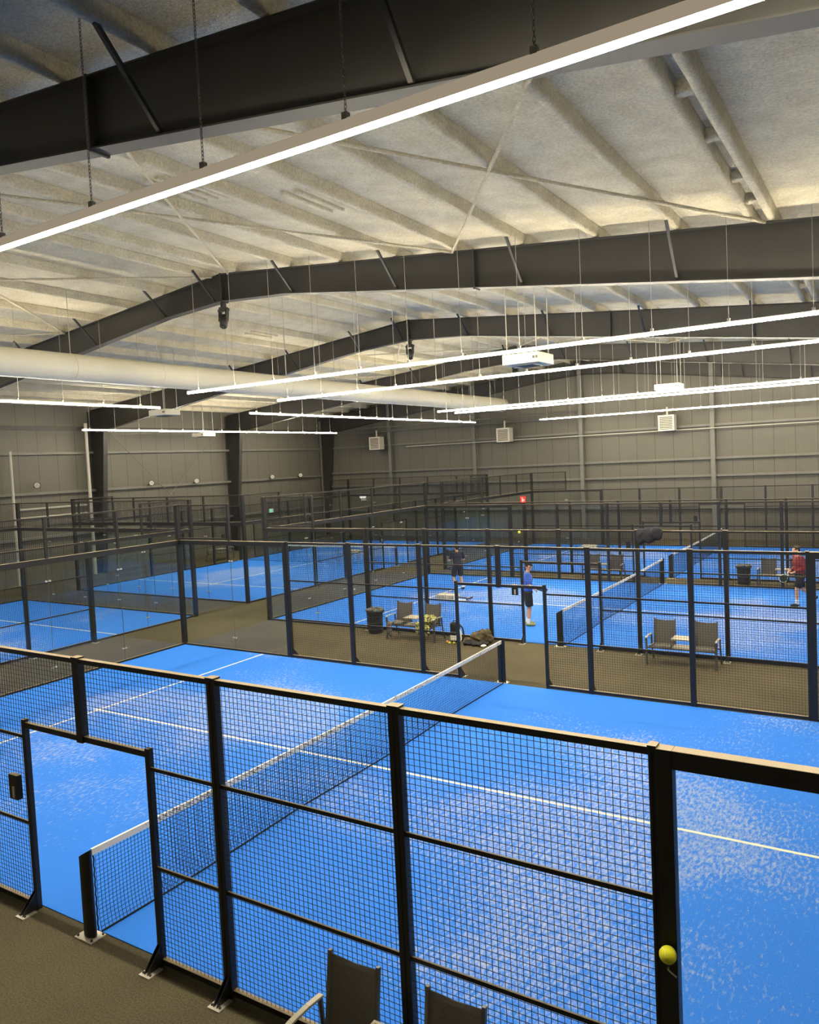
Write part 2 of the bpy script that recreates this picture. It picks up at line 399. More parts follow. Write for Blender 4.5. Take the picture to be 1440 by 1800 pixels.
# steel frames
YF = [1.0, 10.45, 19.9, 29.35, 38.35]
def frame(Y, name, label):
    t = thing('roof_beam', (-8, Y, 0), label, 'steel frame', 'tapered steel frames', 'structure')
    xs = [XL+.2, -26.3, -22, -19, -15, -12, -10.2, -8, -5.8, -4, 0, 4, 8, 10.3, XR-.2]
    m = MB()
    fw, ft, wt = .125, .018, .012
    def zb(x): return ztop(x)-depth(x)
    for a, b in zip(xs[:-1], xs[1:]):
        m.add([(a,Y-wt,zb(a)),(b,Y-wt,zb(b)),(b,Y-wt,ztop(b)-.02),(a,Y-wt,ztop(a)-.02),(a,Y+wt,zb(a)),(b,Y+wt,zb(b)),(b,Y+wt,ztop(b)-.02),(a,Y+wt,ztop(a)-.02)],
              [(0,1,2,3),(7,6,5,4)])
        for f, o1 in ((zb, 0), (lambda x: ztop(x)-.02, -ft)):
            m.add([(a,Y-fw,f(a)+o1),(b,Y-fw,f(b)+o1),(b,Y+fw,f(b)+o1),(a,Y+fw,f(a)+o1),(a,Y-fw,f(a)+o1+ft),(b,Y-fw,f(b)+o1+ft),(b,Y+fw,f(b)+o1+ft),(a,Y+fw,f(a)+o1+ft)],
                  [(0,3,2,1),(4,5,6,7),(0,1,5,4),(2,3,7,6),(0,4,7,3),(1,2,6,5)])
    obj('rafter', m, 'steel', t)
    for s, xo in ((1, XL+.05), (-1, XR-.05)):
        m = MB(); wt = .017
        def xi(z): return xo + s*(.45 + .105*z)
        zt = ztop(xo)-.05
        zk = zb(xo+s*1.2)+.05
        m.add([(xo,Y-wt,0),(xi(0),Y-wt,0),(xi(zk),Y-wt,zk),(xi(zk),Y-wt,zt-.1),(xo,Y-wt,zt),(xo,Y+wt,0),(xi(0),Y+wt,0),(xi(zk),Y+wt,zk),(xi(zk),Y+wt,zt-.1),(xo,Y+wt,zt)],
              [(0,1,2,3,4),(9,8,7,6,5),(0,5,6,1)])
        m.bar((xi(0),Y,0),(xi(zk),Y,zk),.25,.02,up=(1,0,0))
        m.bar((xo,Y,0),(xo,Y,zt),.25,.02,up=(1,0,0))
        obj('column', m, 'steel', t)
    for xx in (-8, -.4, -17, 7.3):     # splice / stiffener plates
        m = MB().box(xx-.02, Y-.13, zb(xx)-.03, xx+.02, Y+.13, ztop(xx)-.01)
        obj('splice_plate', m, 'steel', t)
    for xx in (-16.6, -13.47, -10.28, -8.35, -5.56, -2.44, .70, 3.85, 7.0):
        if xx == -8.35: xx = -8.3
        m = MB().bar((xx, Y-.8, ztop(xx)+.02), (xx, Y-.05, zb(xx)+.06), .05, .05)
        obj('flange_brace', m, 'steel', t)
    return t
FN = ['black steel roof frame nearest the camera, crossing the top of the picture',
      'dark steel roof frame second from the camera, behind the topmost lamp',
      'dark steel roof frame third from the camera, above the middle of the white duct',
      'dark steel roof frame fourth from the camera, above the far end of the duct',
      'dark steel end frame standing against the far gable wall']
for Y, l in zip(YF, FN): frame(Y, 'roof_beam', l)

# roof cross bracing rods (foam coated)
def rod(p, q):
    p, q = Vector(p), Vector(q)
    pts = [p.lerp(q, k/24) for k in range(25)]
    m = MB().tube(pts, .03, 6, True, [.03*(1+.25*noise.noise(v*4)) for v in pts])
    props(obj('ceiling_brace_rod', m, 'foam', smooth=True), kind='structure')
def zr(x): return ztop(x)-.04
for i in range(len(YF)-1):
    a, b = YF[i]+.15, YF[i+1]-.12
    for x0, x1 in ((5.4, -.9), (-.9, -7.7), (-8.3, -14.9), (-14.9, -21.3)):
        if i in (0, 2):
            rod((x0, a, zr(x0)), (x1, b, zr(x1))); rod((x1, a, zr(x1)), (x0, b, zr(x0)))

# wall girts, posts
def girt(p, q, d, name='wall_girt'):
    m = MB()
    p, q = Vector(p), Vector(q)
    m.bar(p, q, .2, .02); m.bar(p+Vector(d)*.1+Vector((0,0,-.05)), q+Vector(d)*.1+Vector((0,0,-.05)), .015, .12)
    props(obj(name, m, 'grey_steel'), kind='structure')
for z in (6.2, 4.3, 2.2): girt((XL+.1, YS, z), (XL+.1, YN, z), (1,0,0))
m = MB().box(XL+.02, YS, 7.25, XL+.22, YN, 7.45)
props(obj('wall_girt', m, 'steel'), kind='structure')
EC = [-21.4, -15.05, -8.1, -.9, 6.0]
for z in (6.18, 4.42, 3.5, 1.8): girt((XL, YN-.1, z), (XR, YN-.1, z), (0,-1,0))
for x in EC:
    m = MB(); zt = ztop(x)
    m.box(x-.01, YN-.32, 0, x+.01, YN-.04, zt); m.box(x-.11, YN-.34, 0, x+.11, YN-.32, zt); m.box(x-.11, YN-.05, 0, x+.11, YN-.03, zt)
    props(obj('wall_post', m, 'grey_steel'), kind='structure')
m = MB(); m.box(XL+.03, YN-.34, 0, XL+.2, YN-.1, 8.1)
props(obj('wall_post', m, 'grey_steel'), kind='structure')
# left wall cross bracing
for p, q in (((XL+.25, 20.3, 7.7), (XL+.25, 28.6, .1)), ((XL+.25, 28.9, 7.7), (XL+.25, 20.6, .1))):
    props(obj('wall_brace_rod', MB().cyl(p, q, .018, 6), 'grey_steel'), kind='structure')

# ------------------------------------------------------------------ linear lamps
def lamp(p, q, label, chain=False, first=.4, step=1.33, hw=.010):
    p, q = Vector(p), Vector(q); d = (q-p); Ln = d.length; d.normalize(); sd = d.cross(Vector((0,0,1)))
    t = thing('linear_lamp', p, label, 'lamp', 'linear lamps hung from the roof')
    z0 = p.z
    def sec(pts):
        m = MB(); m.rings([[c + sd*a + Vector((0,0,b)) for a, b in pts] for c in (p, q)]); return m
    obj('housing', sec([(-hw,.0085),(hw,.0085),(hw,.045),(hw*.7,.056),(-hw*.7,.056),(-hw,.045)] if hw < .02 else [(-hw,0),(hw,0),(hw,.075),(hw*.7,.10),(-hw*.7,.10),(-hw,.075)]), 'lamp_shell' if chain else 'alu', t)
    obj('diffuser', sec([(-.010,-.020),(.010,-.020),(.024,-.010),(.028,.001),(.009,.0095),(-.009,.0095),(-.028,.001),(-.024,-.010)] if hw < .02 else [(-.016,-.030),(.016,-.030),(.026,-.014),(.026,0),(-.026,0),(-.026,-.014)]), 'lamp_near' if chain else 'lamp', t)  # slim lamps: upper faces added to throw light up at the roof
    for e, sg in ((p, -1), (q, 1)):
        m = MB().bar(e, e+d*sg*.012, .05, .08); m.v = [(a, b, c+.016) for a, b, c in m.v]
        obj('end_cap', m, 'alu', t)
    k = int(Ln/2.66)
    for i in range(1, k):
        c = p + d*(i*2.66)
        m = MB().bar(c-d*.006, c+d*.006, .05, .084); m.v = [(a, b, e+.016) for a, b, e in m.v]
        obj('joint_strap', m, 'alu', t)
    s = first
    while s < Ln:
        c = p + d*s
        zt = ztop(c.x)+.05
        c1 = c + Vector((0,0,.10 if hw > .02 else .056))
        if chain:
            m = MB(); L = .05; n = int((zt-c1.z)/(L*.72))
            for i in range(n):
                z = c1.z + .06 + i*L*.72
                ax = (d if i % 2 else sd)
                loop = [Vector((c.x, c.y, z)) + ax*(.011*math.cos(2*PI*j/8)) + Vector((0,0,L*.5*math.sin(2*PI*j/8))) for j in range(8)]
                rings = []
                for j in range(8):
                    ctr = Vector((c.x, c.y, z)); o = (loop[j]-ctr).normalized(); nn = ax.cross(Vector((0,0,1)))
                    rings.append([loop[j]+o*.004*math.cos(2*PI*a/4)+nn*.004*math.sin(2*PI*a/4) for a in range(4)])
                m.rings(rings, close=True)
            obj('chain', m, 'chain', t)
        else:
            obj('hanger_wire', MB().wire(c1, (c.x, c.y, zt), .0038), 'cable', t)
        m = MB().box(c.x-.025, c.y-.025, c1.z-.005, c.x+.025, c.y+.025, c1.z+.05)
        obj('hanger_clip', m, 'chain' if chain else 'cable', t)
        s += step
    return t
lamp((-9, .16, 7.48), (9.4, .16, 7.48), 'long linear lamp on chains, topmost, crossing in front of the nearest steel frame', True, first=.02, step=1.585, hw=.031)
lamp((-8.85, 9.75, 7.03), (9.4, 9.75, 7.03), 'bright linear lamp above the far side of the nearest court')
lamp((-9, 13.5, 7.0), (9.4, 13.5, 7.0), 'linear lamp above the near side of the second court')
lamp((-9, 23.45, 6.96), (9.4, 23.45, 6.96), 'linear lamp above the far side of the second court, upper of a close pair')
lamp((-9, 24.95, 6.95), (9.4, 24.95, 6.95), 'linear lamp above the near side of the farthest court, lower of a close pair')
lamp((-9.1, 34.7, 6.88), (9.4, 34.7, 6.88), 'lowest linear lamp at right, above the far side of the farthest court')
lamp((-12.8, -5, 7.02), (-12.8, 12.1, 7.02), 'linear lamp ending beside the white box, over the aisle side of left court')
lamp((-13.1, 16.5, 7.0), (-13.1, 34.8, 7.0), 'linear lamp over the aisle side of the far left court')
lamp((-23.1, 16.45, 7.0), (-23.1, 34.8, 7.0), 'bright short-looking linear lamp before the left wall columns')
lamp((-23.1, -5, 7.0), (-23.1, 12.1, 7.0), 'linear lamp over the wall side of the left court')

# ------------------------------------------------------------------ duct
t = thing('air_duct', (-11.5, -8, 7.87), 'fat cream round air duct running under the roof towards the far wall', 'duct')
R = .37
m = MB(); n = 28
pts = [(-11.5, y, 7.87) for y in [-8.5+i*1.0 for i in range(44)]] + [(-11.5, 35.2, 7.87)]
m.tube(pts, R, n, True)
obj('duct_body', m, 'duct', t, smooth=True)
y = -6.4
while y < 35:
    obj('collar', MB().cyl((-11.5, y-.02, 7.87), (-11.5, y+.02, 7.87), R+.008, 28), 'duct', t)
    obj('hanger_wire', MB().wire((-11.5, y+.02, 7.87+R), (-11.5, y+.02, ztop(-11.5)+.1), .006), 'cable', t)
    y += 1.95 if False else 2.9

# ------------------------------------------------------------------ courts
def posts_z(h): return h
BX, BY = .10, .08
def mesh_wires(x0, x1, z0, z1, cut=None, step=.05, r=.0019):
    m = MB()
    def inside(x, z): return cut and cut[0] <= x <= cut[1] and z <= cut[2]
    n = max(1, round((x1-x0)/step)); k = max(1, round((z1-z0)/step))
    for i in range(1, n):
        x = x0+(x1-x0)*i/n
        zz = cut[2] if (cut and cut[0] < x < cut[1]) else z0
        m.wire((x, 0, zz), (x, 0, z1), r)
    for j in range(1, k):
        z = z0+(z1-z0)*j/k
        if cut and z < cut[2]:
            if cut[0] > x0+.05: m.wire((x0, .004, z), (cut[0], .004, z), r)
            if cut[1] < x1-.05: m.wire((cut[1], .004, z), (x1, .004, z), r)
        else: m.wire((x0, .004, z), (x1, .004, z), r)
    return m
def shiftY(m, y):
    m.v = [(a, b+y, c) for a, b, c in m.v]; return m
def foot(x, y, out):
    """triangular foot bracket with a bolted plate, on the outside of the fence"""
    m = MB()
    o = out
    for dx in (-.022, .022):
        m.prism([(y+o*.03, .22), (y+o*.03, .012), (y+o*.21, .012), (y+o*.19, .05)], 0, x+dx-.004, x+dx+.004)
    p = MB().box(x-.075, min(y+o*.06, y+o*.235), 0, x+.075, max(y+o*.06, y+o*.235), .012)
    b = MB()
    for dx in (-.05, .05): b.cyl((x+dx, y+o*.195, .012), (x+dx, y+o*.195, .026), .012, 8)
    return m, p, b
def side_fence(y, out, label, feet=True, box=True):
    """6 + 6 m of 3 m high wire mesh along y with a doorway at the net"""
    t = thing('mesh_fence', (0, y, 0), label, 'fence')
    for x in (-6, -4, -2, 2, 4, 6):
        w = .10 if abs(x) < 6 else .05
        c = x if abs(x) < 6 else x-.025*(1 if x > 0 else -1)
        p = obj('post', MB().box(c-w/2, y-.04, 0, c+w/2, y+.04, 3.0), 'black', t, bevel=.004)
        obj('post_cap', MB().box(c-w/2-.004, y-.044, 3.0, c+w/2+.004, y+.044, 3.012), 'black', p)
        obj('post_groove', MB().box(c-.006, y+out*.041-.002, .05, c+.006, y+out*.041+.002, 2.98), 'wire', p)
        if feet:
            a, b, e = foot(c, y, out)
            f = obj('foot_bracket', a, 'black', p); obj('foot_plate', b, 'zinc', p, label='zinc foot plate'); obj('foot_bolts', e, 'bolt', p)
    p = obj('post', MB().box(-.05, y-.04, 2.1, .05, y+.04, 3.0), 'black', t, label='short post hanging from the top rail above the doorway')
    obj('post_cap', MB().box(-.054, y-.044, 3.0, .054, y+.044, 3.012), 'black', p)
    for x in (-1.05, 1.05):
        p = obj('door_post', MB().box(x-.03, y-.03, 0, x+.03, y+.03, 2.2), 'black', t, bevel=.003)
        if feet:
            a, b, e = foot(x, y, out)
            f = obj('foot_bracket', a, 'black', p); obj('foot_plate', b, 'zinc', p); obj('foot_bolts', e, 'bolt', p)
    obj('door_header', MB().box(-1.05, y-.025, 2.11, 1.05, y+.025, 2.17), 'black', t)
    spans = [(-6,-4),(-4,-2),(-2,0),(0,2),(2,4),(4,6)]
    for a, b in spans:
        cut = (-1.05, 1.05, 2.14) if abs(a+b) == 2 else None
        a1, b1 = a+.05*(1 if a else 1), b-.05
        obj('mesh_panel', shiftY(mesh_wires(a1, b1, .06, 2.95, cut), y+.0), 'wire', t)
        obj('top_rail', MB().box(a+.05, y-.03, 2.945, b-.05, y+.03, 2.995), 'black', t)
        s = (a1, b1)
        if cut: s = (a1, -1.08) if a < -1 else (1.08, b1)
        for z in (1.0, 2.0):
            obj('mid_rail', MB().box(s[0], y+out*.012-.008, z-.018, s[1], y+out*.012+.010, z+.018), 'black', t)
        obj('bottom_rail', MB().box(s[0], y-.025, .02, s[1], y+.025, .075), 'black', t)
    if box:
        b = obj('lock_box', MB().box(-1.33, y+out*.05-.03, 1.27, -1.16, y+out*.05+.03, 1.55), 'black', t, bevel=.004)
        obj('latch', MB().box(-1.25, y+out*.085-.006, 1.29, -1.21, y+out*.085+.006, 1.42), 'zinc', b)
    return t
def pane(m, x0, x1, y, z0, z1): return m.box(x0, y-.006, z0, x1, y+.006, z1)
def clip(x, y, z, ax=0):
    m = MB()
    for s in (-1, 1):
        c = (x+s*.05, y, z) if ax == 0 else (x, y+s*.05, z)
        d = (0, .014, 0) if ax == 0 else (.014, 0, 0)
        m.cyl(tuple(a-b for a, b in zip(c, d)), tuple(a+b for a, b in zip(c, d)), .022, 10)
    m.cbox((x, y, z), (.12, .018, .012) if ax == 0 else (.018, .12, .012)); return m
def side_glass(y, sg, out, label):
    """4 m of glass from x=6 to the corner; the last 2 m carry an extra metre of mesh"""
    t = thing('glass_side_wall', (sg*8, y, 0), label, 'glass wall')
    X = lambda a: sg*a
    def bx(a, b, y0, y1, z0, z1): return MB().box(min(X(a),X(b)), y0, z0, max(X(a),X(b)), y1, z1)
    obj('post', bx(6.0, 6.10, y-.05, y+.05, 0, 3.0), 'black', t, bevel=.004)
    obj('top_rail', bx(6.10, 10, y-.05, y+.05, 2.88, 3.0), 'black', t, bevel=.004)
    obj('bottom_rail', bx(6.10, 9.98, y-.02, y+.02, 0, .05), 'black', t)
    obj('glass_pane', bx(6.11, 7.995, y-.006, y+.006, .05, 2.88), 'glass', t)
    obj('glass_pane', bx(8.005, 9.95, y-.006, y+.006, .05, 2.88), 'glass', t)
    obj('pane_joint', bx(7.996, 8.004, y-.006, y+.006, .05, 2.88), 'joint', t)
    for z in (.35, 2.45): obj('glass_clip', clip(X(8), y, z), 'zinc', t)
    obj('post', bx(7.97, 8.03, y-.03, y+.03, 3.0, 4.0), 'black', t)
    obj('upper_rail', bx(8.03, 9.95, y-.02, y+.02, 3.96, 4.0), 'black', t)
    obj('mid_rail', bx(8.03, 9.95, y-.015, y+.015, 3.03, 3.07), 'black', t)
    a, b = sorted((X(8.03), X(9.95)))
    obj('mesh_panel', shiftY(mesh_wires(a, b, 3.05, 3.97), y), 'wire', t)
    return t
def end_wall(sg, label, corner=True):
    t = thing('glass_end_wall', (sg*10, 5.05, 0), label, 'glass wall')
    x = sg*10
    for y in (0, 10.1):
        obj('corner_post', MB().box(x-.06, y-.06, 0, x+.06, y+.06, 4.0), 'black', t, bevel=.004)
    ys = [.06, 2.02, 4.04, 6.06, 8.08, 10.04]
    for a, b in zip(ys[:-1], ys[1:]):
        obj('glass_pane', MB().box(x-.006, a+.004, .05, x+.006, b-.004, 2.9), 'glass', t)
    for y in ys[1:-1]:
        obj('pane_joint', MB().box(x-.006, y-.004, .05, x+.006, y+.004, 2.9), 'joint', t)
        for z in (.35, 2.45): obj('glass_clip', clip(x, y, z, 1), 'zinc', t)
        obj('upper_post', MB().box(x-.03, y-.03, 3.0, x+.03, y+.03, 4.0), 'black', t)
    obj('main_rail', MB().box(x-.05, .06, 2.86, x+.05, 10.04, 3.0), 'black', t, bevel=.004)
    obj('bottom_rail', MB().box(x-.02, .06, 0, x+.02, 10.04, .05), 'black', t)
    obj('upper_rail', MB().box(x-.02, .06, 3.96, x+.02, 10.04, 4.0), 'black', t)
    for a, b in zip(ys[:-1], ys[1:]):
        w = mesh_wires(a, b, 3.05, 3.97)
        w.v = [(x+q, p, r) for p, q, r in w.v]
        obj('mesh_panel', w, 'wire', t)
    return t
def net(label):
    t = thing('padel_net', (0, 5.05, 0), label, 'net')
    def top(y): return .88 + .04*((y-5.05)/5.0)**2 - .004
    y0, y1 = .045, 10.055
    for y, s in ((-.05, -1), (10.15, 1)):
        # oval post, top cut on a slant
        n = 20; lo = []; hi = []
        for k in range(n):
            a = 2*PI*k/n; px, py = .088*math.cos(a), .05*math.sin(a)
            lo.append((px-.03, y+py, .012)); hi.append((px-.03, y+py, .905+px*.6))
        p = obj('net_post', MB().rings([lo, hi]), 'black', t)
        q = MB(); q.rings([[(a, b, c+.0005) for a, b, c in hi], [(a, b, c+.004) for a, b, c in hi]])
        obj('post_cap', q, 'grey_steel', p)
        obj('base_plate', MB().box(-.17, y-.10, 0, .11, y+.09, .012), 'zinc', p)
        b = MB()
        for dx in (-.145, .085):
            for dy in (-.07, .07): b.cyl((dx, y+dy, .012), (dx, y+dy, .03), .013, 8)
        obj('base_bolts', b, 'bolt', p)
    m = MB(); r = .0019
    ny, nz = 220, 19
    def sway(y, z): return .012*math.sin(y*1.3)*(1-z) + (.05*(1-z/.3)**2 if z < .3 else 0)*(.4+.6*abs(math.sin(y*.8+.5)))
    for i in range(ny+1):
        y = y0+(y1-y0)*i/ny
        pts = [(sway(y, z), y, z) for z in (.02, .08, .16, .3, .6, top(y))]
        for a, b in zip(pts[:-1], pts[1:]): m.wire(a, b, r)
    for j in range(1, nz):
        z = .02+.86*j/nz
        pts = [(sway(y, z), y, z) for y in [y0+(y1-y0)*k/30 for k in range(31)]]
        for a, b in zip(pts[:-1], pts[1:]): m.wire(a, b, r)
    obj('net_mesh', m, 'dark_net', t)
    m = MB()
    K = 30
    rings = []
    for k in range(K+1):
        y = y0-.04+(y1-y0+.08)*k/K; z = top(y)
        rings.append([(-.012, y, z-.05), (.012, y, z-.05), (.014, y, z+.02), (-.014, y, z+.02)])
    obj('top_tape', MB().rings(rings), 'tape', t, label='white tape band with small dark print')
    pts = [(sway(y, .02), y, .022) for y in [y0+(y1-y0)*k/60 for k in range(61)]]
    obj('bottom_cord', MB().tube(pts, .010, 6), 'dark_net', t)
    for y in (y0-.02, y1+.02):
        pts = [(.008*math.sin(k*2.1), y, .03+.86*k/24) for k in range(25)]
        obj('side_lacing', MB().tube(pts, .008, 5), 'dark_net', t)
    return t
def court_floor(label, loc, rz):
    setframe(loc, rz)
    t = thing('court_turf', (0, 5.05, 0), label, 'court')
    obj('turf', MB().box(-9.94, .05, 0.001, 9.94, 10.05, .012), 'turf', t)
    w = .027
    m = MB()
    for s in (-1, 1):
        m.box(s*6.95-w, .06, .012, s*6.95+w, 10.04, .0135)
    m.box(-7.1, 5.05-w, .012, 7.1, 5.05+w, .0137)
    obj('court_lines', m, 'line', t, label='white service and centre lines')
CF = {'A': ((0,0,0), 0), 'B': ((0,13.66,0), 0), 'E': ((0,25.2,0), 0), 'C': ((-13.0,3.25,0), PI/2), 'D': ((-13.0,25.75,0), PI/2)}
CN = {'A': 'nearest court', 'B': 'second court with the players', 'E': 'farthest court by the gable wall', 'C': 'left court at the left edge', 'D': 'far left court by the left wall'}
for k in 'ABECD': court_floor('blue turf floor of the '+CN[k]+', with white lines', *CF[k])
setframe(*CF['A'])
side_fence(0, -1, 'black wire mesh fence in the foreground with an open doorway at left')
side_glass(0, 1, -1, 'black framed glass panel at the right foreground, right of the mesh fence')
side_fence(10.1, 1, 'black wire mesh fence along the far side of the nearest court', box=False)
side_glass(10.1, -1, 1, 'frameless glass panes at the far left corner of the nearest court')
side_glass(10.1, 1, 1, 'dark framed glass at the right edge, far side of the nearest court')
end_wall(-1, 'glass end wall with mesh above, left end of the nearest court')
net('net with white tape across the nearest court')
setframe(*CF['B'])
side_fence(0, -1, 'black wire mesh fence behind the benches, near side of the second court')
side_glass(0, -1, -1, 'glass side panes left of the trash bin, near side of the second court')
side_glass(0, 1, -1, 'glass side panes at the right edge, near side of the second court')
end_wall(-1, 'glass end wall with mesh above, left end of the second court')
side_fence(10.1, 1, 'black wire mesh fence along the far side of the second court', feet=False)
side_glass(10.1, -1, 1, 'glass side panes behind the player in navy, far side of second court')
net('net beside the player in the blue shirt, second court')
setframe(*CF['E'])
side_fence(0, -1, 'black wire mesh fence on the near side of the farthest court', feet=False)
side_glass(0, -1, -1, 'glass side panes on the near left of the farthest court')
end_wall(-1, 'glass end wall with mesh above, left end of the farthest court')
side_fence(10.1, 1, 'grey-looking mesh fence before the gable wall, far side of the farthest court', feet=False)
side_glass(10.1, -1, 1, 'glass side panes in the corner before the gable wall, farthest court')
net('small distant net on the farthest court, right of the hanging jacket')
setframe(*CF['C'])
side_fence(0, -1, 'mesh fence at the left edge on the aisle side of the left court')
side_glass(0, 1, -1, 'glass side panes on the aisle side of the left court')
end_wall(1, 'glass end wall with mesh above, far end of the left court')
side_fence(10.1, 1, 'mesh fence on the wall side of the left court, at the left edge', feet=False)
side_glass(10.1, 1, 1, 'glass side panes on the wall side of the left court, before the white pipes')
setframe(*CF['D'])
end_wall(-1, 'glass end wall with mesh above, near end of the far left court')
side_fence(0, -1, 'mesh fence on the aisle side of the far left court', feet=False)
side_glass(0, -1, -1, 'glass side panes on the aisle corner of the far left court')
side_glass(0, 1, -1, 'glass side panes at the far aisle end of the far left court')
side_fence(10.1, 1, 'mesh fence on the wall side of the far left court', feet=False)
side_glass(10.1, -1, 1, 'glass side panes near the left wall, near end of far left court')
side_glass(10.1, 1, 1, 'glass side panes in the left wall corner of the far left court')
end_wall(1, 'glass end wall with mesh above, far end of the far left court')
net('net of the far left court, seen low behind glass and mesh')
setframe()

# ------------------------------------------------------------------ benches
def make_bench(loc, rz, label, group='double patio chairs with a shared table'):
    t = thing('double_chair', loc, label, 'bench', group, None, rz)
    F0 = FR.copy(); setframe_m(WM[t.name])
    fr = 'chair_frame'
    for c in (-.46, .46):
        m = MB(); rings = []
        for k in range(9):                       # sling seat
            y = -.26+.46*k/8; z = .43-.03*math.sin(PI*k/8)-.02*k/8
            rings.append([(c-.235, y, z), (c+.235, y, z), (c+.235, y, z-.008), (c-.235, y, z-.008)])
        obj('seat', MB().rings(rings), 'sling', t)
        rings = []
        for k in range(10):                      # sling back, top edge sags
            f = k/9; y = .17+.07*f; z0 = .40+.56*f
            ring = []
            for j in range(9):
                u = -1+2*j/8; ring.append((c+.225*u, y+.018*(1-u*u), z0-(.028*(1-u*u) if k == 9 else 0)))
            for j in range(8, -1, -1):
                u = -1+2*j/8; ring.append((c+.225*u, y+.006+.018*(1-u*u), z0-(.028*(1-u*u) if k == 9 else 0)))
            rings.append(ring)
        obj('backrest', MB().rings(rings), 'sling', t)
        for s in (-1, 1):
            obj('back_upright', MB().bar((c+s*.235, .16, .38), (c+s*.235, .245, .985), .028, .035, up=(0,1,0)), fr, t)
            obj('seat_rail', MB().bar((c+s*.235, -.28, .425), (c+s*.235, .19, .40), .03, .03), fr, t)
    obj('front_rail', MB().box(-.75, -.295, .385, .75, -.255, .42), fr, t)
    obj('back_rail', MB().box(-.75, .16, .36, .75, .19, .395), fr, t)
    for s in (-1, 1):
        obj('leg', MB().bar((s*.76, -.275, 0), (s*.76, -.275, .62), .035, .045), fr, t)
        obj('leg', MB().tube([(s*.76, .32, 0), (s*.76, .23, .2), (s*.76, .18, .4), (s*.76, .165, .62)], .021, 6), fr, t)
        obj('armrest', MB().bar((s*.76, -.30, .615), (s*.76, -.19, .637), .05, .022).bar((s*.76, -.19, .637), (s*.76, .0, .637), .05, .022).bar((s*.76, .0, .637), (s*.76, .18, .622), .05, .022), 'arm_top', t, bevel=.004)
    obj('table_top', MB().box(-.21, -.27, .60, .21, .14, .625), 'table_top', t)
    m = MB().box(-.215,-.275,.612,.215,-.25,.629).box(-.215,.12,.612,.215,.145,.629).box(-.215,-.25,.612,-.19,.12,.629).box(.19,-.25,.612,.215,.12,.629)
    obj('table_rim', m, 'arm_top', t)
    obj('table_shelf', MB().box(-.21, -.27, .405, .21, .14, .42), 'table_top', t)
    for sx in (-.2, .2):
        for sy in (-.26, .13): obj('table_leg', MB().box(sx-.01, sy-.01, .41, sx+.01, sy+.01, .61), fr, t)
    set_fr(F0)
    return t
def setframe_m(Mx):
    global FR
    FR = Mx.copy()
set_fr = setframe_m
b0 = make_bench((4.085, -.45, 0), 0, 'dark sling double chair at the bottom edge, against the foreground fence')
dup(b0, (3.16, 13.02, 0), 0, 'empty sling double chair between the courts, right of the second net')
dup(b0, (-4.05, 13.05, 0), 0, 'sling double chair with clothes on it, right of the trash bin')
dup(b0, (-2.35, 24.22, 0), 0, 'distant sling double chair behind the player in blue, before the farthest court')
dup(b0, (3.95, 24.22, 0), 0, 'distant sling double chair beside the bin, left of the player in maroon')
dup(b0, (-24.6, 25.6, 0), PI/2, 'pale-looking double chair by the left wall, seen through glass')

# ------------------------------------------------------------------ trash bins
def make_bin(loc, label):
    t = thing('trash_bin', loc, label, 'trash bin', 'black trash bins between the courts')
    x, y, _ = loc
    m = MB(); n = 20; rings = []
    for r, z in ((.20, 0), (.205, .01), (.235, .60), (.255, .60), (.255, .64), (.225, .64), (.195, .05)):
        rings.append([(x+r*math.cos(2*PI*k/n), y+r*math.sin(2*PI*k/n), z) for k in range(n)])
    obj('bin_body', m.rings(rings), 'bin', t, smooth=False)
    for z in (.12, .3, .48):
        r = .205+.03*z/.6+.004
        m = MB(); rings = [[(x+(r+d)*math.cos(2*PI*k/n), y+(r+d)*math.sin(2*PI*k/n), z+e) for k in range(n)] for d, e in ((0,-.02),(.006,-.015),(.006,.015),(0,.02))]
        obj('rib', m.rings(rings, cap=False), 'bin', t)
    m = MB(); rings = []
    rnd = random.Random(3)
    for i, (r, z) in enumerate(((.21, .58), (.262, .655), (.24, .70), (.18, .72), (.10, .69), (.02, .66))):
        rings.append([(x+(r*(1+.16*rnd.uniform(-1,1)))*math.cos(2*PI*k/n), y+(r*(1+.16*rnd.uniform(-1,1)))*math.sin(2*PI*k/n), z+rnd.uniform(-.035,.035)) for k in range(n)])
    obj('bin_liner', m.rings(rings), 'binbag', t, smooth=True)
    return t
make_bin((-5.57, 13.3, 0), 'black trash bin with crumpled liner, left of the clothes-covered chair')
make_bin((2.68, 24.35, 0), 'distant black trash bin, left of the chair near the player in maroon')

# ------------------------------------------------------------------ soft lumps
def lump(name, parts, mat, label, cat, vox=.016, amp=.03, fr=6, group=None, loc=None):
    """one crumpled cloth body out of several ellipsoids, with folds"""
    m = MB()
    for c, r, rz in parts: m.ell(c, r, 20, 14, Matrix.Rotation(rz, 3, 'Z'))
    base = loc or parts[0][0]
    o = obj(name, m, mat, None, loc=(base[0], base[1], base[2]))
    r = o.modifiers.new('remesh', 'REMESH'); r.mode = 'VOXEL'; r.voxel_size = vox; r.use_smooth_shade = True
    tex = bpy.data.textures.new(name+'_folds', 'MUSGRAVE'); tex.musgrave_type = 'RIDGED_MULTIFRACTAL'; tex.noise_scale = 1.0/fr; tex.octaves = 3; tex.lacunarity = 2.2; tex.dimension_max = .9
    d = o.modifiers.new('folds', 'DISPLACE'); d.texture = tex; d.strength = amp*1.6; d.mid_level = .55; d.texture_coords = 'LOCAL'
    s = o.modifiers.new('smooth', 'SMOOTH'); s.iterations = 2
    return props(o, label, cat, group)
